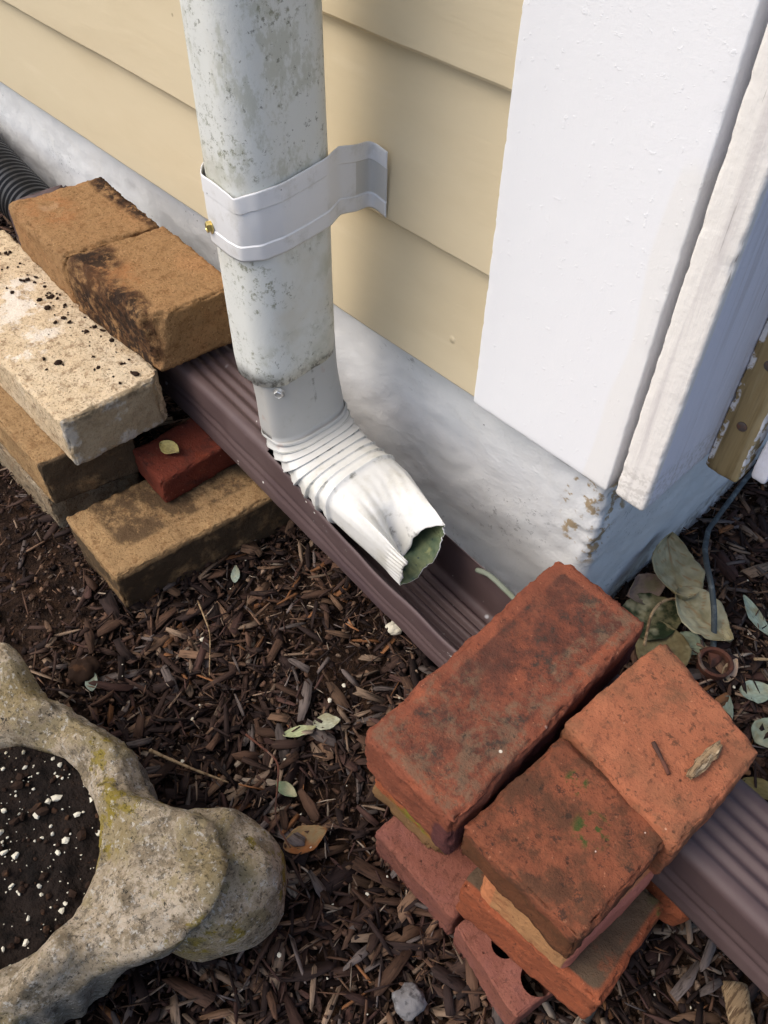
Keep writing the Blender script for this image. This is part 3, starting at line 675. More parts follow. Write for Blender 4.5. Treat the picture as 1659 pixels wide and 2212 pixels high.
# ------------------------------------------------------------------ right stack of red bricks
G2 = 'red bricks stacked over the brown extension'
tag(brick('red_brick', [(-.188, .1795), (-.0955, .1765), (-.090, .385), (-.185, .388)], -.004, .050, m_pink, r=.0028, seed=11, wear=.003),
    'pink brick on the mulch under the mossy orange brick', 'brick', G2)
def cored_brick():
    # flat pink brick with round core holes: top plate with holes cut by polygons
    import bmesh
    o = brick('cored_red_brick', [(-.0915, .1755), (-.0165, .1615), (.0135, .335), (-.062, .352)], -.004, .050, m_pink, r=.0028, seed=12, wear=.003, step=.004)
    bpy.context.view_layer.update()
    def cyl(cx_, cy_, r_):
        me = bpy.data.meshes.new('core'); bm = bmesh.new()
        bmesh.ops.create_cone(bm, cap_ends=True, segments=28, radius1=r_, radius2=r_, depth=.2, matrix=Matrix.Translation((cx_, cy_, .03))); bm.to_mesh(me); bm.free()
        c = bpy.data.objects.new('core', me); COL.objects.link(c); return c
    cs = [cyl(-.0560, .1935, .0105), cyl(-.0235, .1925, .0120), cyl(-.0480, .2440, .0115), cyl(-.0130, .2400, .0115)]
    for c in cs:
        md = o.modifiers.new('hole', 'BOOLEAN'); md.operation = 'DIFFERENCE'; md.object = c; md.solver = 'EXACT'
    dg = bpy.context.evaluated_depsgraph_get()
    nm = bpy.data.meshes.new_from_object(o.evaluated_get(dg))
    o.modifiers.clear(); o.data = nm
    nm.polygons.foreach_set('use_smooth', [True]*len(nm.polygons)); nm.set_sharp_from_angle(angle=R(40))
    for c in cs:
        d = c.data; bpy.data.objects.remove(c); bpy.data.meshes.remove(d)
    return o
tag(cored_brick(), 'pink cored brick with two dark round holes showing at the foot of the red stack', 'brick', G2)
tag(brick('red_brick', [(-.2125, .1990), (-.128, .2020), (-.125, .293), (-.210, .298)], .0505, .1230, m_mossy, r=.0028, seed=13, amp=.0016, wear=.004,
    chips=[((.95, .1, .35), (1, -.6, -.3), .010)],
    masks={'m1': lambda u, v, w_: sstep(.42, .28, w_)*sstep(.3, .1, v), 'm2': lambda u, v, w_: bump(u, w_, .55, .42, .35, .13)*sstep(.3, .1, v)}),
    'orange brick with a green moss streak under the near end of the long top brick', 'brick', G2)
tag(brick('red_brick', [(-.200, .2150), (-.118, .2150), (-.118, .292), (-.200, .295)], .1235, .1790, m_dkred, r=.0032, seed=14, wear=.003),
    'red brick hidden in shade between the mossy brick and the long top brick', 'brick', G2)
tag(brick('red_brick', [(-.100, .1835), (.0185, .1955), (.0130, .2830), (-.104, .2780)], .0505, .1100, m_dirty, r=.0032, seed=15, amp=.0016, wear=.004,
    masks={'m1': lambda u, v, w_: sstep(.85, .95, w_)*sstep(.03, .10, v)*sstep(.0, .1, 1-u), 'm2': lambda u, v, w_: bump(u, v, 1., .9, .15, .2)*.8}),
    'orange brick with a dirty top projecting toward the camera on the cored pink brick', 'brick', G2)
tag(brick('red_brick', [(-.0880, .1855), (-.0120, .1890), (-.0045, .2720), (-.094, .2790)], .1105, .1840, m_tanor, r=.009, seed=16, amp=.001, wear=.002,
    chips=[((.97, .02, .5), (1, -1, 0), .002)],
    masks={'m1': lambda u, v, w_: sstep(.15, .0, v)*sstep(.1, .25, u)*sstep(.9, .6, w_), 'm2': lambda u, v, w_: sstep(.93, 1., u)}),
    'smooth pale orange brick directly under the brown moss spotted half brick', 'brick', G2)
tag(brick('red_brick', [(-.083, .2920), (.030, .2900), (.032, .372), (-.083, .372)], .0505, .1000, m_mossy, r=.016, seed=17, wear=.003, masks={'m1': lambda u, v, w_: .1, 'm2': lambda u, v, w_: 0}),
    'rounded orange brick end peeking from beneath the brown extension', 'brick', G2)
tag(brick('red_brick', [(-.1045, .1765), (-.0130, .1775), (-.0105, .2680), (-.1010, .2735)], .1850, .2285, m_brown, r=.0028, seed=18, amp=.0018, wear=.005, dish=.0015,
    chips=[((1., 1., .6), (1, 1, 0), .003), ((.0, .0, 1.), (-1, -.9, .5), .003), ((.42, 0, 1.), (0, -1, .5), .006)],
    masks={'m1': lambda u, v, w_: sstep(.85, .6, w_), 'm2': lambda u, v, w_: bump(u, v, .60, .62, .16, .16) + bump(u, v, .30, .80, .1, .1)}),
    'brown stained half brick with small green moss spots on top of the red stack', 'brick', G2)
tag(brick('red_brick', [(-.1055, .2760), (-.0035, .2610), (-.0015, .3560), (-.0965, .3835)], .1800, .2350, m_orange, r=.0032, seed=19, amp=.0014, wear=.003,
    chips=[((1., 1., .6), (1, 1.2, 0), .003)], masks={'m1': lambda u, v, w_: 1 - .6*bump(u, v, .5, .5, .5, .5)}),
    'clean orange half brick carrying a twig and a bark chip on its top', 'brick', G2)
def edgedist(u, v): return min(u*.08, (1-u)*.08, v*.21, (1-v)*.21)
tag(brick('red_brick', [(-.1925, .1710), (-.1070, .1700), (-.1130, .3850), (-.1980, .3885)], .1810, .2360, m_redtop, r=.0045, seed=20, amp=.0018, wear=.004,
    chips=[((.1, .99, 1.), (-.4, 1, .5), .004), ((.0, .985, .5), (-1, 1.2, 0), .003)],
    masks={'m1': lambda u, v, w_: sstep(.006, .016, edgedist(u, v))*sstep(.7, .9, w_),
           'm2': lambda u, v, w_: sstep(.7, .9, w_)*(sstep(.016, .008, abs(edgedist(u, v) - .015))*(.4 + .6*(u > .5 or v < .2)) + bump(u, v, .45, .28, .35, .12)),
           'm3': lambda u, v, w_: sstep(.85, .5, w_)*sstep(.7, .9, u)}),  # mask for the painted shade low on the right side
    'long dark stained red brick lying across the brown extension against the corner', 'brick', G2)

# ------------------------------------------------------------------ planter
PC = np.array((-.350, -.060))
def planter():
    T = 240
    lobes = (R(38), R(158), R(278))
    def lob(th):
        best = 0; loc = 0
        for l in lobes:
            d = (th - l + math.pi) % (2*math.pi) - math.pi
            v = math.exp(-(abs(d)/R(21))**3)
            if v > best: best = v; loc = d
        return best, loc
    prof_n = 46
    rings = []; a1 = []
    for i in range(T):
        th = 2*math.pi*i/T; L, d = lob(th)
        rI = .088*(1 + .02*math.sin(3*th + .6) + .015*nz((math.cos(th), math.sin(th), 0), 2, 1))
        rO = .120 + .060*L + .0075*L*abs(math.cos(d*9.5))**.6 - .003*L + .002*math.sin(9*th)
        zc = .150 + .006*nz((math.cos(th), math.sin(th), 1), 3, 4)
        col = []
        for z in (.05, .09, .115, .130): col.append((rI - .008 + .004*(z > .11), z, 0))
        for t in np.linspace(0, 1, 22):                       # over the crown
            r_ = rI + (rO - rI)*t
            hump = math.sin(math.pi*min(1, t*1.0))**.7; hump = hump*(1-L) + L*(sstep(0, .35, t)*(1 - .25*sstep(.93, 1, t)) + .25*sstep(.4, .9, t))
            fl = L*.0045*math.cos(d*24)*sstep(.35, .9, t)
            ribz = .0042*L*(abs(math.cos(d*9.5))**.5 - .5)*2*sstep(.30, 1, t) + .0050*(1-L)*math.sin(th*11 + t*4)
            z = .138 + (zc - .138)*hump + ribz + fl*.4 - (1-L)*.010*sstep(.6, 1, t)
            col.append((r_, z, .15))
        for t in np.linspace(.08, 1, 18):                      # outer side
            rb = .122*(1-t) + .098*t
            r_ = (rO - rb)*max(0, 1-t*1.9)**1.2 + rb + .006*math.sin(math.pi*t) + (1-L)*.0036*math.sin(th*34 + t*6)*math.sin(math.pi*t)
            col.append((r_, .128 - .118*t, 1.0))
        col.append((.06, .004, 1)); col.append((.004, .004, 1))
        ring = []
        for (r_, z, g) in col:
            p = (PC[0] + r_*math.cos(th), PC[1] + r_*math.sin(th), z); q = .0022*fbm(p, 30, 3, 2) + .0016*fbm(p, 160, 6, 4)
            ring.append((p[0] + q*math.cos(th), p[1] + q*math.sin(th), z + q)); a1.append(g)
        rings.append(ring)
    n_ = len(rings[0]); V = [p for r_ in rings for p in r_]; F = []
    for i in range(T):
        for j in range(n_-1): F.append((i*n_+j, ((i+1) % T)*n_+j, ((i+1) % T)*n_+j+1, i*n_+j+1))
    F.append(tuple(i*n_ for i in range(T))[::-1]); F.append(tuple(i*n_+n_-1 for i in range(T)))
    # scroll knobs beyond each shell, joined into the same casting
    for l in lobes:
        b = len(V)
        ca, sa = math.cos(l + R(7)), math.sin(l + R(7))
        U_, W_ = 40, 24
        for iu in range(W_+1):
            ph = -math.pi/2 + math.pi*iu/W_
            for iv in range(U_):
                a = 2*math.pi*iv/U_
                cs_, ss_ = math.copysign(abs(math.cos(a))**.8, math.cos(a)), math.copysign(abs(math.sin(a))**.8, math.sin(a)); cp_ = max(0, math.cos(ph))**.45
                ex, ey, ez = .048*cp_*cs_, .050*cp_*ss_*(1 - .16*cs_), .050*math.copysign(abs(math.sin(ph))**.8, ph) + .004*math.cos(a*1.0) + .0025*math.cos(9*a)*cp_
                ex *= 1 + .06*math.cos(2*a); r_ = .166 + ex
                x = PC[0] + r_*ca - ey*sa; y = PC[1] + r_*sa + ey*ca; z = .083 + ez - .010*max(0, ex/.048) + .0035*math.cos(5*a)*cp_
                q = .0026*fbm((x, y, z), 34, 9, 2) + .0012*fbm((x, y, z), 150, 2)
                V.append((x + q*ca, y + q*sa, z + q)); a1.append(.0)
        for iu in range(W_):
            for iv in range(U_): F.append((b+iu*U_+iv, b+iu*U_+(iv+1) % U_, b+(iu+1)*U_+(iv+1) % U_, b+(iu+1)*U_+iv))
    o = obj('planter', V, F, m_pot, attrs={'m1': a1})
    tag(o, 'round cast stone planter with shell shaped lobes and yellow lichen standing on the mulch', 'planter')
planter()
def blobs(name, cs, rs, m, label=None, cat=None, kind=None, squash=.7, seed=0):
    """many small irregular lumps as one mesh"""
    t = (1 + 5**.5)/2
    ico = np.array([(-1, t, 0), (1, t, 0), (-1, -t, 0), (1, -t, 0), (0, -1, t), (0, 1, t), (0, -1, -t), (0, 1, -t), (t, 0, -1), (t, 0, 1), (-t, 0, -1), (-t, 0, 1)])/1.9
    fi = [(0, 11, 5), (0, 5, 1), (0, 1, 7), (0, 7, 10), (0, 10, 11), (1, 5, 9), (5, 11, 4), (11, 10, 2), (10, 7, 6), (7, 1, 8), (3, 9, 4), (3, 4, 2), (3, 2, 6), (3, 6, 8), (3, 8, 9), (4, 9, 5), (2, 4, 11), (6, 2, 10), (8, 6, 7), (9, 8, 1)]
    V = []; F = []; rg = np.random.default_rng(seed)
    for c, r_ in zip(cs, rs):
        b = len(V); s = r_*(1 + .35*rg.normal(size=(12, 1))*.6)*np.array((rg.uniform(.7, 1.4), rg.uniform(.7, 1.2), squash))
        a = rg.uniform(0, 6.28); P = ico*s; P = np.stack([P[:, 0]*math.cos(a) - P[:, 1]*math.sin(a), P[:, 0]*math.sin(a) + P[:, 1]*math.cos(a), P[:, 2]], 1)
        V += (P + np.array(c)).tolist(); F += [(x+b, y+b, z+b) for x, y, z in fi]
    o = obj(name, V, F, m, smooth=False)
    if label or kind: tag(o, label, cat, None, kind)
    return o
def potsoil():
    V = []; F = []; n1, n2 = 60, 96; hz = []
    for i in range(n1+1):
        for j in range(n2):
            r_ = .0845*i/n1; a = 2*math.pi*j/n2; x, y = PC[0] + r_*math.cos(a), PC[1] + r_*math.sin(a)
            z = .126 + .005*fbm((x, y, 0), 26, 3) + .003*fbm((x, y, 0), 90, 5, 4)
            V.append((x, y, z))
    for i in range(n1):
        for j in range(n2): F.append((i*n2+j, i*n2+(j+1) % n2, (i+1)*n2+(j+1) % n2, (i+1)*n2+j))
    b = len(V); V += [(PC[0] + .078*math.cos(2*math.pi*j/n2), PC[1] + .078*math.sin(2*math.pi*j/n2), .085) for j in range(n2)]
    for j in range(n2): F.append((n1*n2+j, n1*n2+(j+1) % n2, b+(j+1) % n2, b+j))
    o = obj('potting_soil', V, F, m_potsoil); tag(o, 'dark potting soil filling the stone planter', 'soil', None, 'stuff')
    cs = []; rs = []
    for k in range(640):
        r_ = .083*math.sqrt(rng.uniform()); a = rng.uniform(0, 6.28); x, y = PC[0] + r_*math.cos(a), PC[1] + r_*math.sin(a)
        cs.append((x, y, .1275 + .005*fbm((x, y, 0), 26, 3) + .003*fbm((x, y, 0), 90, 5, 4))); rs.append(.0005 + .0028*rng.uniform()**5)
    blobs('perlite', cs[:330], rs[:330], m_perlite, 'white perlite grains sprinkled over the potting soil', 'perlite', 'stuff', .8, 3)
    blobs('soil_clods', cs[330:], [r_*1.3 for r_ in rs[330:]], m_crumb, 'small brown clods lying on the potting soil', 'soil', 'stuff', .8, 4)
potsoil()

# ------------------------------------------------------------------ mulch
def chips(name, n_, x0, x1, y0, y1, lmin, lmax, wf, th, zj, pal, kind='stuff', label=None, cat=None, seed=0, dens=None, flat=.26):
    rg = np.random.default_rng(seed)
    X = rg.uniform(x0, x1, n_*2); Y = rg.uniform(y0, y1, n_*2)
    ok = ~((X < WX + .004) & (Y > WY - .004)) & (np.hypot(X - PC[0], Y - PC[1]) > .085)
    if dens is not None: ok &= rg.uniform(size=len(X)) < dens(X, Y)
    X, Y = X[ok][:n_], Y[ok][:n_]; n_ = len(X); K = 8
    Z0 = np.array([gz(x, y) for x, y in zip(X, Y)])
    ln = lmin*(lmax/lmin)**(rg.uniform(size=n_)**1.6); wd = ln*rg.uniform(wf[0], wf[1], n_); wd = np.minimum(wd, .016*rg.uniform(.5, 1.1, n_)); hh = th*rg.uniform(.4, 1.7, n_)
    ang = np.array([0, 22, 80, 150, 180, 205, 275, 335])*np.pi/180
    ca = np.array([1, .98, .1, -.95, -1, -.97, .0, .96]); sa = np.array([.15, .9, 1, .9, -.1, -.95, -1, -.9])
    jx = rg.uniform(.72, 1.15, (n_, K)); jy = rg.uniform(.75, 1.15, (n_, K))
    lx = ca*ln[:, None]/2*jx; tl = rg.uniform(.45, 1.2, (n_, 1)); tr = rg.uniform(.3, 1.2, (n_, 1)); tap = np.where(ca > .5, tr, np.where(ca < -.5, tl, 1.0)); ly = sa*wd[:, None]/2*jy*tap
    bend = rg.normal(0, 1.0, n_)*.022/ln; twist = rg.normal(0, 5, n_)
    lz = bend[:, None]*lx**2*8 + twist[:, None]*lx*ly
    P = np.zeros((n_, 2*K, 3)); P[:, :K, 0] = lx; P[:, :K, 1] = ly; P[:, :K, 2] = lz + hh[:, None]/2*rg.uniform(.6, 1.2, (n_, K))
    P[:, K:, 0] = lx*.97; P[:, K:, 1] = ly*.94; P[:, K:, 2] = lz - hh[:, None]/2
    loc = P.copy()
    ya = rg.uniform(0, 2*np.pi, n_); pi_ = rg.normal(0, flat*.6, n_); ro = rg.normal(0, flat, n_)
    cy, sy, cp, sp, cr, sr = np.cos(ya), np.sin(ya), np.cos(pi_), np.sin(pi_), np.cos(ro), np.sin(ro)
    y1_ = P[..., 1]*cr[:, None] - P[..., 2]*sr[:, None]; z1_ = P[..., 1]*sr[:, None] + P[..., 2]*cr[:, None]
    x2 = P[..., 0]*cp[:, None] + z1_*sp[:, None]; z2 = -P[..., 0]*sp[:, None] + z1_*cp[:, None]
    P = np.stack([x2*cy[:, None] - y1_*sy[:, None] + X[:, None], x2*sy[:, None] + y1_*cy[:, None] + Y[:, None], z2 + (Z0 + rg.uniform(zj[0], zj[1], n_))[:, None]], -1)
    V = P.reshape(-1, 3)
    tri = []
    top = [(0, 1, 7), (1, 2, 6, 7), (2, 3, 5, 6), (3, 4, 5)]
    faces1 = top + [tuple(reversed([i+K for i in f])) for f in top] + [(i, i+K, (i+1) % K + K, (i+1) % K) for i in range(K)]
    sizes = [len(f) for f in faces1]; flatf = np.array([i for f in faces1 for i in f])
    loops = (flatf[None, :] + (np.arange(n_)*2*K)[:, None]).reshape(-1)
    starts1 = np.concatenate([[0], np.cumsum(sizes)[:-1]]); starts = (starts1[None, :] + (np.arange(n_)*len(flatf))[:, None]).reshape(-1)
    me = bpy.data.meshes.new(name); me.vertices.add(len(V)); me.vertices.foreach_set('co', V.astype(np.float32).reshape(-1))
    me.loops.add(len(loops)); me.loops.foreach_set('vertex_index', loops.astype(np.int32))
    me.polygons.add(len(starts)); me.polygons.foreach_set('loop_start', starts.astype(np.int32))
    me.polygons.foreach_set('loop_total', np.tile(sizes, n_).astype(np.int32))
    me.update(calc_edges=True); me.validate()
    pal_ = np.array([c[:3] for c, w_ in pal]); pw = np.array([w_ for c, w_ in pal]); pw = pw/pw.sum()
    ci = pal_[rg.choice(len(pal_), n_, p=pw)]*rg.uniform(.55, 1.35, (n_, 1))
    col = np.ones((n_, 2*K, 4), np.float32); col[..., :3] = ci[:, None, :]
    a = me.color_attributes.new('col', 'FLOAT_COLOR', 'POINT'); a.data.foreach_set('color', col.reshape(-1))
    loc[..., 2] = rg.uniform(0, 100, n_)[:, None]; loc[..., 0] += rg.uniform(0, 5, n_)[:, None]
    g = me.attributes.new('grain', 'FLOAT_VECTOR', 'POINT'); g.data.foreach_set('vector', loc.astype(np.float32).reshape(-1))
    me.materials.append(m_chip)
    o = bpy.data.objects.new(name, me); COL.objects.link(o); tag(o, label, cat, None, kind); return o
PAL = [(S(62, 46, 39), 5), (S(45, 34, 31), 6), (S(84, 62, 49), 4), (S(108, 84, 66), 2.6), (S(128, 108, 90), 1.6), (S(124, 84, 54), .7), (S(98, 88, 83), 2.0), (S(156, 140, 122), .7), (S(70, 50, 44), 2.6)]
def dens(X, Y):
    patch = np.array([noise.noise(Vector((x*9, y*9, 2.2))) for x, y in zip(X, Y)])
    soil = (X < -.545 + .10*patch) & (Y < .155 + .06*patch)
    return np.where(soil, .07, 1.0)*np.clip(.75 + 1.1*patch, .25, 1)
def dens2(X, Y): return np.where((X < -.57) & (Y < .15), .3, 1.0)
chips('mulch', 20500, -1.40, .52, -.30, 1.35, .014, .050, (.10, .30), .0020, (.000, .017), PAL, label='dark brown bark mulch covering the ground', cat='mulch', seed=5, dens=dens)
chips('bark_flakes', 2900, -1.40, .52, -.30, 1.35, .018, .055, (.22, .46), .0024, (.004, .019), PAL, label='larger flat bark flakes lying on top of the mulch', cat='mulch', seed=15, dens=dens, flat=.32)
chips('mulch_shreds', 32000, -1.40, .52, -.30, 1.35, .006, .038, (.04, .13), .0011, (.003, .019), PAL, label='fine shredded bark fibres mixed in the mulch', cat='mulch', seed=6, flat=.3, dens=dens2)
chips('mulch_crumbs', 42000, -1.40, .52, -.30, 1.35, .002, .009, (.4, .9), .0022, (.000, .015), PAL[:5], label='fine soil and bark crumbs between the mulch pieces', cat='mulch', seed=8, flat=.5)

# ------------------------------------------------------------------ small loose things
def leaf(name, c, L, W_, yaw, col, label, group=None, curl=.25, tilt=(0, 0), lobed=False, vein=None, seed=0, stem=.0, cat='leaf', z=None):
    rg = np.random.default_rng(seed); nu, nv = 36, 22; V = []; F = []; cols = []
    for i in range(nu+1):
        u = i/nu
        wv = math.sin(math.pi*min(1, max(0, u))**.85)**.8
        if lobed: wv = .55*wv + .5*abs(math.sin(math.pi*u*2.0))**.7*(1 - .35*u)
        for j in range(nv+1):
            v = -1 + 2*j/nv
            jag = 1 + .07*nz((u*3, v*.2, seed), 4, seed)
            x = (u - .5)*L; y = v*wv*W_/2*jag
            zz = curl*W_*(v*v)*.5*(.6 + .6*nz((u*1.5, 0, seed), 2, seed)) + curl*L*.35*(u-.5)**2 + .03*W_*nz((u*4, v*3, seed), 2, 3)
            V.append((x, y, zz)); k = .82 + .28*nz((u*3, v*2, seed), 3, seed)
            cc = np.array(col[:3])*k
            if vein is not None:
                if abs(v) < .06 or abs(((u*5 + abs(v)*1.2) % 1) - .5) < .04: cc = cc*.4 + np.array(vein[:3])*.6
            cols.append((cc[0], cc[1], cc[2], 1))
    for i in range(nu):
        for j in range(nv): F.append((i*(nv+1)+j, (i+1)*(nv+1)+j, (i+1)*(nv+1)+j+1, i*(nv+1)+j+1))
    if stem:
        prev = None
        for k in range(9):
            t = k/8; b = len(V); cx_ = -L/2 - stem*t; r_ = .0011
            for q in range(6):
                a = 2*math.pi*q/6; V.append((cx_, stem*.25*t*t + r_*math.cos(a), .004 + .010*math.sin(t*3) + r_*math.sin(a))); cols.append((*(vein or col)[:3], 1))
            if prev is not None:
                for q in range(6): F.append((prev+q, b+q, b+(q+1) % 6, prev+(q+1) % 6))
            prev = b
    me = bpy.data.meshes.new(name); me.from_pydata(V, [], F); me.update(); me.polygons.foreach_set('use_smooth', [True]*len(F)); me.materials.append(m_leaf)
    a = me.color_attributes.new('col', 'FLOAT_COLOR', 'POINT'); a.data.foreach_set('color', np.array(cols, np.float32).reshape(-1))
    o = bpy.data.objects.new(name, me); COL.objects.link(o)
    o.rotation_euler = (R(tilt[0]), R(tilt[1]), R(yaw)); o.location = (c[0], c[1], z if z is not None else .017 + gz(*c))
    md = o.modifiers.new('thickness', 'SOLIDIFY'); md.thickness = .0005
    return tag(o, label, cat, group)
GP = S(170, 172, 148); GG = S(150, 164, 146)
big = leaf('fallen_leaf', (-.176, .604), .078, .062, 138, S(160, 152, 120), 'large curled pale dead leaf with brown stalk lying beside the foundation corner', curl=.40, tilt=(16, -10), vein=S(136, 92, 46), seed=2, z=.042)
lobe = leaf('lobe', (-.122, .578), .072, .058, -4, S(162, 154, 122), None, None, curl=.35, tilt=(-6, 8), vein=S(136, 92, 46), seed=12, z=.036)
leaf('fallen_leaf', (-.160, .552), .075, .055, 60, S(40, 52, 28), 'dark green leaf half hidden behind the long red brick', curl=.2, tilt=(6, 0), seed=3, z=.022)
leaf('fallen_leaf', (-.186, .572), .055, .032, 75, S(150, 128, 116), 'pinkish brown torn leaf standing against the foundation corner', curl=.5, tilt=(35, 8), seed=4, z=.028)
leaf('fallen_leaf', (-.132, .530), .070, .055, 140, S(104, 92, 62), 'olive brown leaf lying under the dark green leaf', curl=.25, tilt=(-8, 6), seed=14, z=.018)
leaf('fallen_leaf', (-.088, .640), .052, .018, 150, GG, 'slim grey green leaf to the right of the large pale leaf', curl=.3, seed=5, tilt=(10, 0))
LITTER = [(-.038, .558, .034, .026, 40, GG, 'round grey green leaf nearest the right picture edge beside a straw'), (-.052, .515, .036, .024, 100, S(128, 140, 124), 'grey green leaf touching the back corner of the orange half brick'),
          (-.008, .530, .040, .030, 80, S(140, 150, 128), 'oval grey green leaf on the mulch at the right picture edge'), (.018, .478, .038, .022, 20, S(118, 104, 62), 'yellow brown leaf on the mulch right of the orange half brick'),
          (-.316, .201, .032, .012, 62, S(176, 184, 140), 'slim pale yellow green leaf on open mulch below the extension'), (-.305, .226, .026, .019, 50, GP, 'oval pale grey leaf beside the slim yellow green one on open mulch'),
          (-.279, .155, .022, .012, 15, S(116, 134, 104), 'small green leaf on mulch left of the mossy orange brick'), (-.512, .271, .022, .010, 140, S(150, 164, 150), 'tiny pale leaf near the crosswise brown tan brick'),
          (-.500, .085, .030, .012, 155, S(150, 162, 146), 'narrow pale leaf on mulch above the planter rim'), (-.235, .140, .040, .024, 70, S(150, 96, 54), 'rusty orange curled leaf right of the planter knob'),
          (-.070, .560, .030, .014, 100, S(196, 166, 140), 'peach coloured torn leaf near the rusty pipe stub'), (-.115, .560, .036, .026, 10, S(140, 152, 130), 'grey green leaf between the large pale leaf and the rusty pipe stub')]
for k, (x, y, L, W_, yw, cc, lb) in enumerate(LITTER):
    leaf('fallen_leaf', (x, y), L, W_, yw, cc, lb, 'small leaves scattered on the mulch', curl=.3, seed=20+k, tilt=(random.uniform(-12, 12), random.uniform(-10, 10)))
leaf('fallen_leaf', (-.6300, .2860), .026, .017, 15, S(190, 174, 110), 'small yellow leaf lying on the dark red paver', curl=.55, seed=50, tilt=(10, 0), z=.1065)

def tube(name, pts, rad, m, label=None, cat=None, group=None, sides=10, seed=0, rough=.15, parent=None, taper=None, flat=1.0):
    P = np.array(pts, float); s = np.concatenate([[0], np.cumsum(np.linalg.norm(np.diff(P, axis=0), axis=1))]); k = max(8, int(s[-1]/.004)); tt = np.linspace(0, s[-1], k)
    Q = np.stack([np.interp(tt, s, P[:, i]) for i in range(3)], 1)
    if len(P) > 2:
        for _ in range(6): Q[1:-1] = (Q[:-2] + 2*Q[1:-1] + Q[2:])/4
    V = []; F = []
    for i in range(k):
        d = Q[min(i+1, k-1)] - Q[max(i-1, 0)]; d /= np.linalg.norm(d); a = np.cross(d, (0, 0, 1)); a /= (np.linalg.norm(a) + 1e-9); b = np.cross(a, d)
        rr = rad*(1 + rough*nz((i*.4, 0, seed), 1, seed)); rr *= (np.interp(i/(k-1), [0, 1], taper) if taper else 1)
        for q in range(sides):
            t = 2*math.pi*q/sides; w_ = rr*(1 + rough*nz((q*1.3, i*.25, seed), 1, seed+2)); V.append(tuple(Q[i] + a*w_*math.cos(t) + b*w_*flat*math.sin(t)))
    for i in range(k-1):
        for q in range(sides): F.append((i*sides+q, i*sides+(q+1) % sides, (i+1)*sides+(q+1) % sides, (i+1)*sides+q))
    F.append(tuple(reversed(range(sides)))); F.append(tuple((k-1)*sides+q for q in range(sides)))
    o = obj(name, V, F, m, parent)
    if label: tag(o, label, cat, group)
    return o
tube('cable', [(-.204, 1.9, .03), (-.204, 1.2, .03), (-.203, .90, .028), (-.198, .800, .026), (-.186, .700, .022), (-.164, .636, .062), (-.147, .608, .072), (-.132, .594, .070), (-.114, .582, .050), (-.094, .566, .018)], .0030, m_cable,
     'grey blue cable following the side foundation down to the rusty pipe stub', 'cable', rough=.06)
tube('plant_stalk', [(-.268, .3785, .1560), (-.255, .3775, .1650), (-.236, .3730, .1690), (-.215, .3700, .1700), (-.18, .3670, .168)], .0024, m_stalk, 'pale green plant stalk lying along the wall side rim of the open trough', 'stalk')
stk = tube('stalk', [(-.149, .583, .038), (-.160, .560, .046), (-.158, .535, .048), (-.143, .508, .034)], .0016, m_stick, sides=8, rough=.2)
bpy.context.view_layer.update()
for q_ in (lobe, stk):
    q_.parent = big; q_.matrix_parent_inverse = big.matrix_world.inverted()
    if 'category' in q_: del q_['category']
tube('twig', [(-.0550, .3080, .2368), (-.0480, .3035, .2374), (-.0410, .3005, .2372), (-.0350, .2965, .2368)], .0014, m_rust, 'thin dark brown twig lying on the orange half brick', 'twig', rough=.3)
def wood_chip():
    V = []; F = []
    c = np.array((-.0240, .3205)); a = R(88); dx = np.array((math.cos(a), math.sin(a))); dy = np.array((-dx[1], dx[0]))
    n1, n2 = 18, 8
    for i in range(n1+1):
        u = i/n1
        for j in range(n2):
            t = 2*math.pi*j/n2; wv = .0042*(1 - .5*abs(2*u-1)**3)*(1 + .4*nz((u*6, j, 0), 1, 3)); hv = .0022*(1 + .5*nz((u*5, j, 1), 1, 5))
            ll = (u-.5)*.034*(1 + .12*nz((j*1.7, 0, 0), 1, 8))
            p = c + dx*ll + dy*wv*math.cos(t); V.append((p[0], p[1], .2375 + hv*(1 + math.sin(t))))
    for i in range(n1):
        for j in range(n2): F.append((i*n2+j, i*n2+(j+1) % n2, (i+1)*n2+(j+1) % n2, (i+1)*n2+j))
    F.append(tuple(reversed(range(n2)))); F.append(tuple(n1*n2+j for j in range(n2)))
    o = obj('wood_chip', V, F, m_splinter, smooth=False); tag(o, 'grey splintered bark chip lying on the orange half brick', 'wood chip')
wood_chip()
G3 = 'dry stalks and twigs on the mulch'
STK = [([(-.060, .585, .022), (-.030, .612, .026), (.010, .640, .024)], .0016, m_stick, 'straw coloured stalk on mulch right of the rusty pipe stub'),
       ([(-.500, .215, .024), (-.455, .200, .030), (-.420, .172, .022)], .0011, m_stick, 'thin straw lying on mulch in front of the crosswise brown tan brick'),
       ([(-.345, .160, .022), (-.300, .165, .028), (-.262, .128, .024), (-.235, .124, .022)], .0012, m_rust, 'thin curved reddish twig on mulch between planter and red stack'),
       ([(-.392, .085, .024), (-.350, .102, .028), (-.318, .120, .022)], .0018, m_stick, 'pale bent twig on mulch above the planter shell'),
       ([(.010, .300, .022), (.030, .345, .026), (.045, .372, .020)], .0013, m_stick, 'fine straw on mulch below the right end of the extension')]
for p, r_, mm, lb in STK: tube('stalk', p, r_, mm, lb, 'stalk', G3, sides=7, rough=.25, taper=(1, .5))
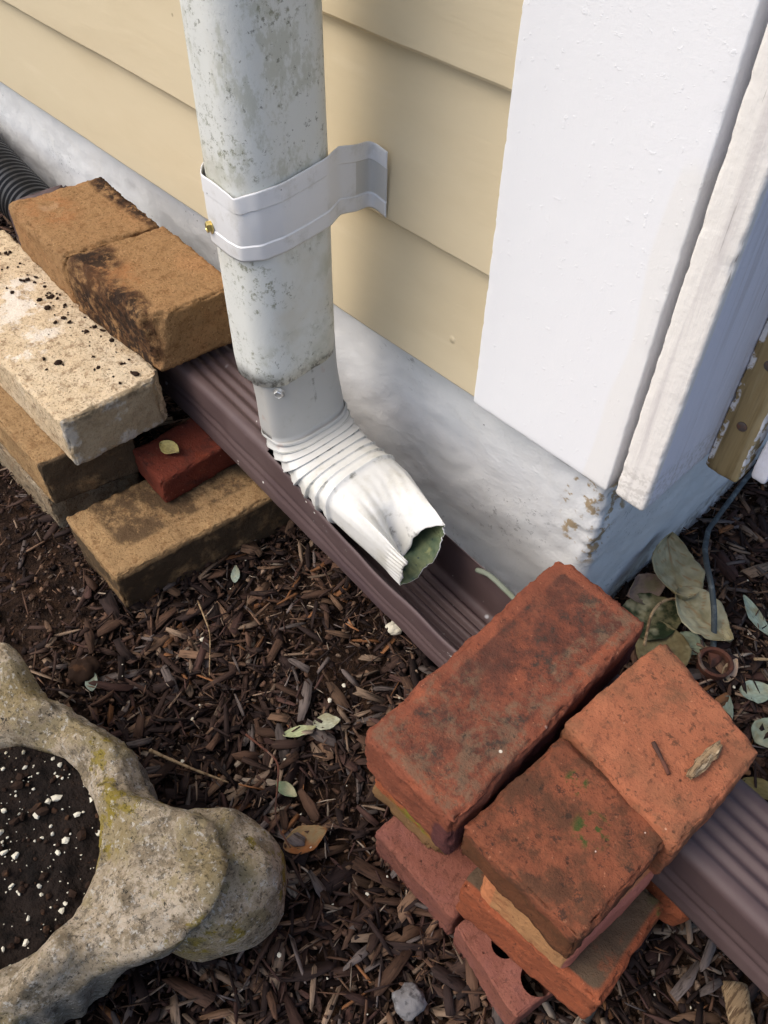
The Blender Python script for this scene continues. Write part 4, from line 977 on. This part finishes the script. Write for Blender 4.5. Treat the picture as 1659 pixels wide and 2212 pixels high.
def rock(name, c, r, m, label, cat, sq=.6, seed=0, el=1.0, yaw=0):
    V = []; F = []; a, b = 20, 28
    for i in range(a+1):
        ph = -math.pi/2 + math.pi*i/a
        for j in range(b):
            t = 2*math.pi*j/b; d = np.array((math.cos(ph)*math.cos(t)*el, math.cos(ph)*math.sin(t), math.sin(ph)*sq))
            q = 1 + .28*fbm(d, 1.4, seed) + .06*fbm(d, 5, seed)
            x, y = d[0]*r*q, d[1]*r*q; V.append((c[0] + x*math.cos(yaw) - y*math.sin(yaw), c[1] + x*math.sin(yaw) + y*math.cos(yaw), c[2] + d[2]*r*q))
    for i in range(a):
        for j in range(b): F.append((i*b+j, i*b+(j+1) % b, (i+1)*b+(j+1) % b, (i+1)*b+j))
    return tag(obj(name, V, F, m), label, cat)
rock('pebble', (-.083, .119, .012), .013, m_stone, 'blue grey pebble on the mulch below the cored pink brick', 'pebble', seed=3)
rock('pebble', (-.516, .086, .012), .015, m_crumb, 'dull brown pebble on the mulch above the planter rim', 'pebble', seed=5)
rock('pebble', (-.338, .347, .016), .008, m_perlite, 'small cream stone on mulch just below the extension', 'pebble', seed=9)
tube('wood_stake', [(.085, .315, .012), (.110, .285, .020), (.150, .24, .022)], .0105, m_splinter, 'pale flat wood piece on the mulch at the lower right below the extension', 'wood piece', flat=.4, rough=.1, sides=12)
def pipe_stub():
    c = np.array((-.0845, .5525)); rings = []
    for r_, z in ((.0135, .002), (.0150, .002), (.0165, .020), (.0178, .024), (.0165, .0255), (.0140, .024), (.0130, .010), (.0020, .009)):
        rings.append([(c[0] + r_*(1 + .05*nz((a, z*40, 0), 1, 2))*math.cos(a), c[1] + r_*math.sin(a), z) for a in np.linspace(0, 2*math.pi, 37)[:-1]])
    e = loft('pipe_stub', rings, m_rust, None, angle=40); tag(e, 'rusty round pipe stub standing in the leaf litter at the end of the grey cable', 'pipe stub')
    blobs('rust_lump', [(c[0]-.003, c[1]+.004, .018)], [.0105], m_rust, 'round rusty lump sitting in the mouth of the pipe stub', 'rust lump', None, .7, 9)
pipe_stub()
def crumbs():
    rg = np.random.default_rng(31); cs = []; rs = []
    for k in range(120):
        x = rg.uniform(-.98, -.66); y = .299 - abs(rg.normal(0, .022))
        if y < .200: continue
        r_ = .0006 + .0026*rg.uniform()**3
        cs.append((x, y, .1895 + r_*.35)); rs.append(r_)
    for (x, y, r_) in ((-.735, .236, .0042), (-.752, .228, .0022), (-.700, .262, .0028), (-.720, .268, .0022), (-.665, .285, .0034), (-.83, .275, .0032), (-.80, .268, .003), (-.93, .262, .0034), (-.79, .280, .003)):
        cs.append((x, y, .1895 + r_*.4)); rs.append(r_)
    blobs('soil_crumbs', cs, rs, m_crumb, 'dark soil crumbs scattered on the cream brick', 'soil', 'stuff', .7, 5)
crumbs()
def specks():
    rg = np.random.default_rng(41); cs = []; rs = []
    for k in range(260):
        x = rg.uniform(-.62, .40); y = rg.uniform(-.05, .75)
        if (x < WX+.01 and y > .30): continue
        r_ = .0008 + .0025*rg.uniform()**4; cs.append((x, y, gz(x, y) + .019)); rs.append(r_)
    blobs('paint_flecks', cs, rs, m_perlite, 'tiny white paint and perlite flecks on the mulch', 'flecks', 'stuff', .4, 6)
specks()
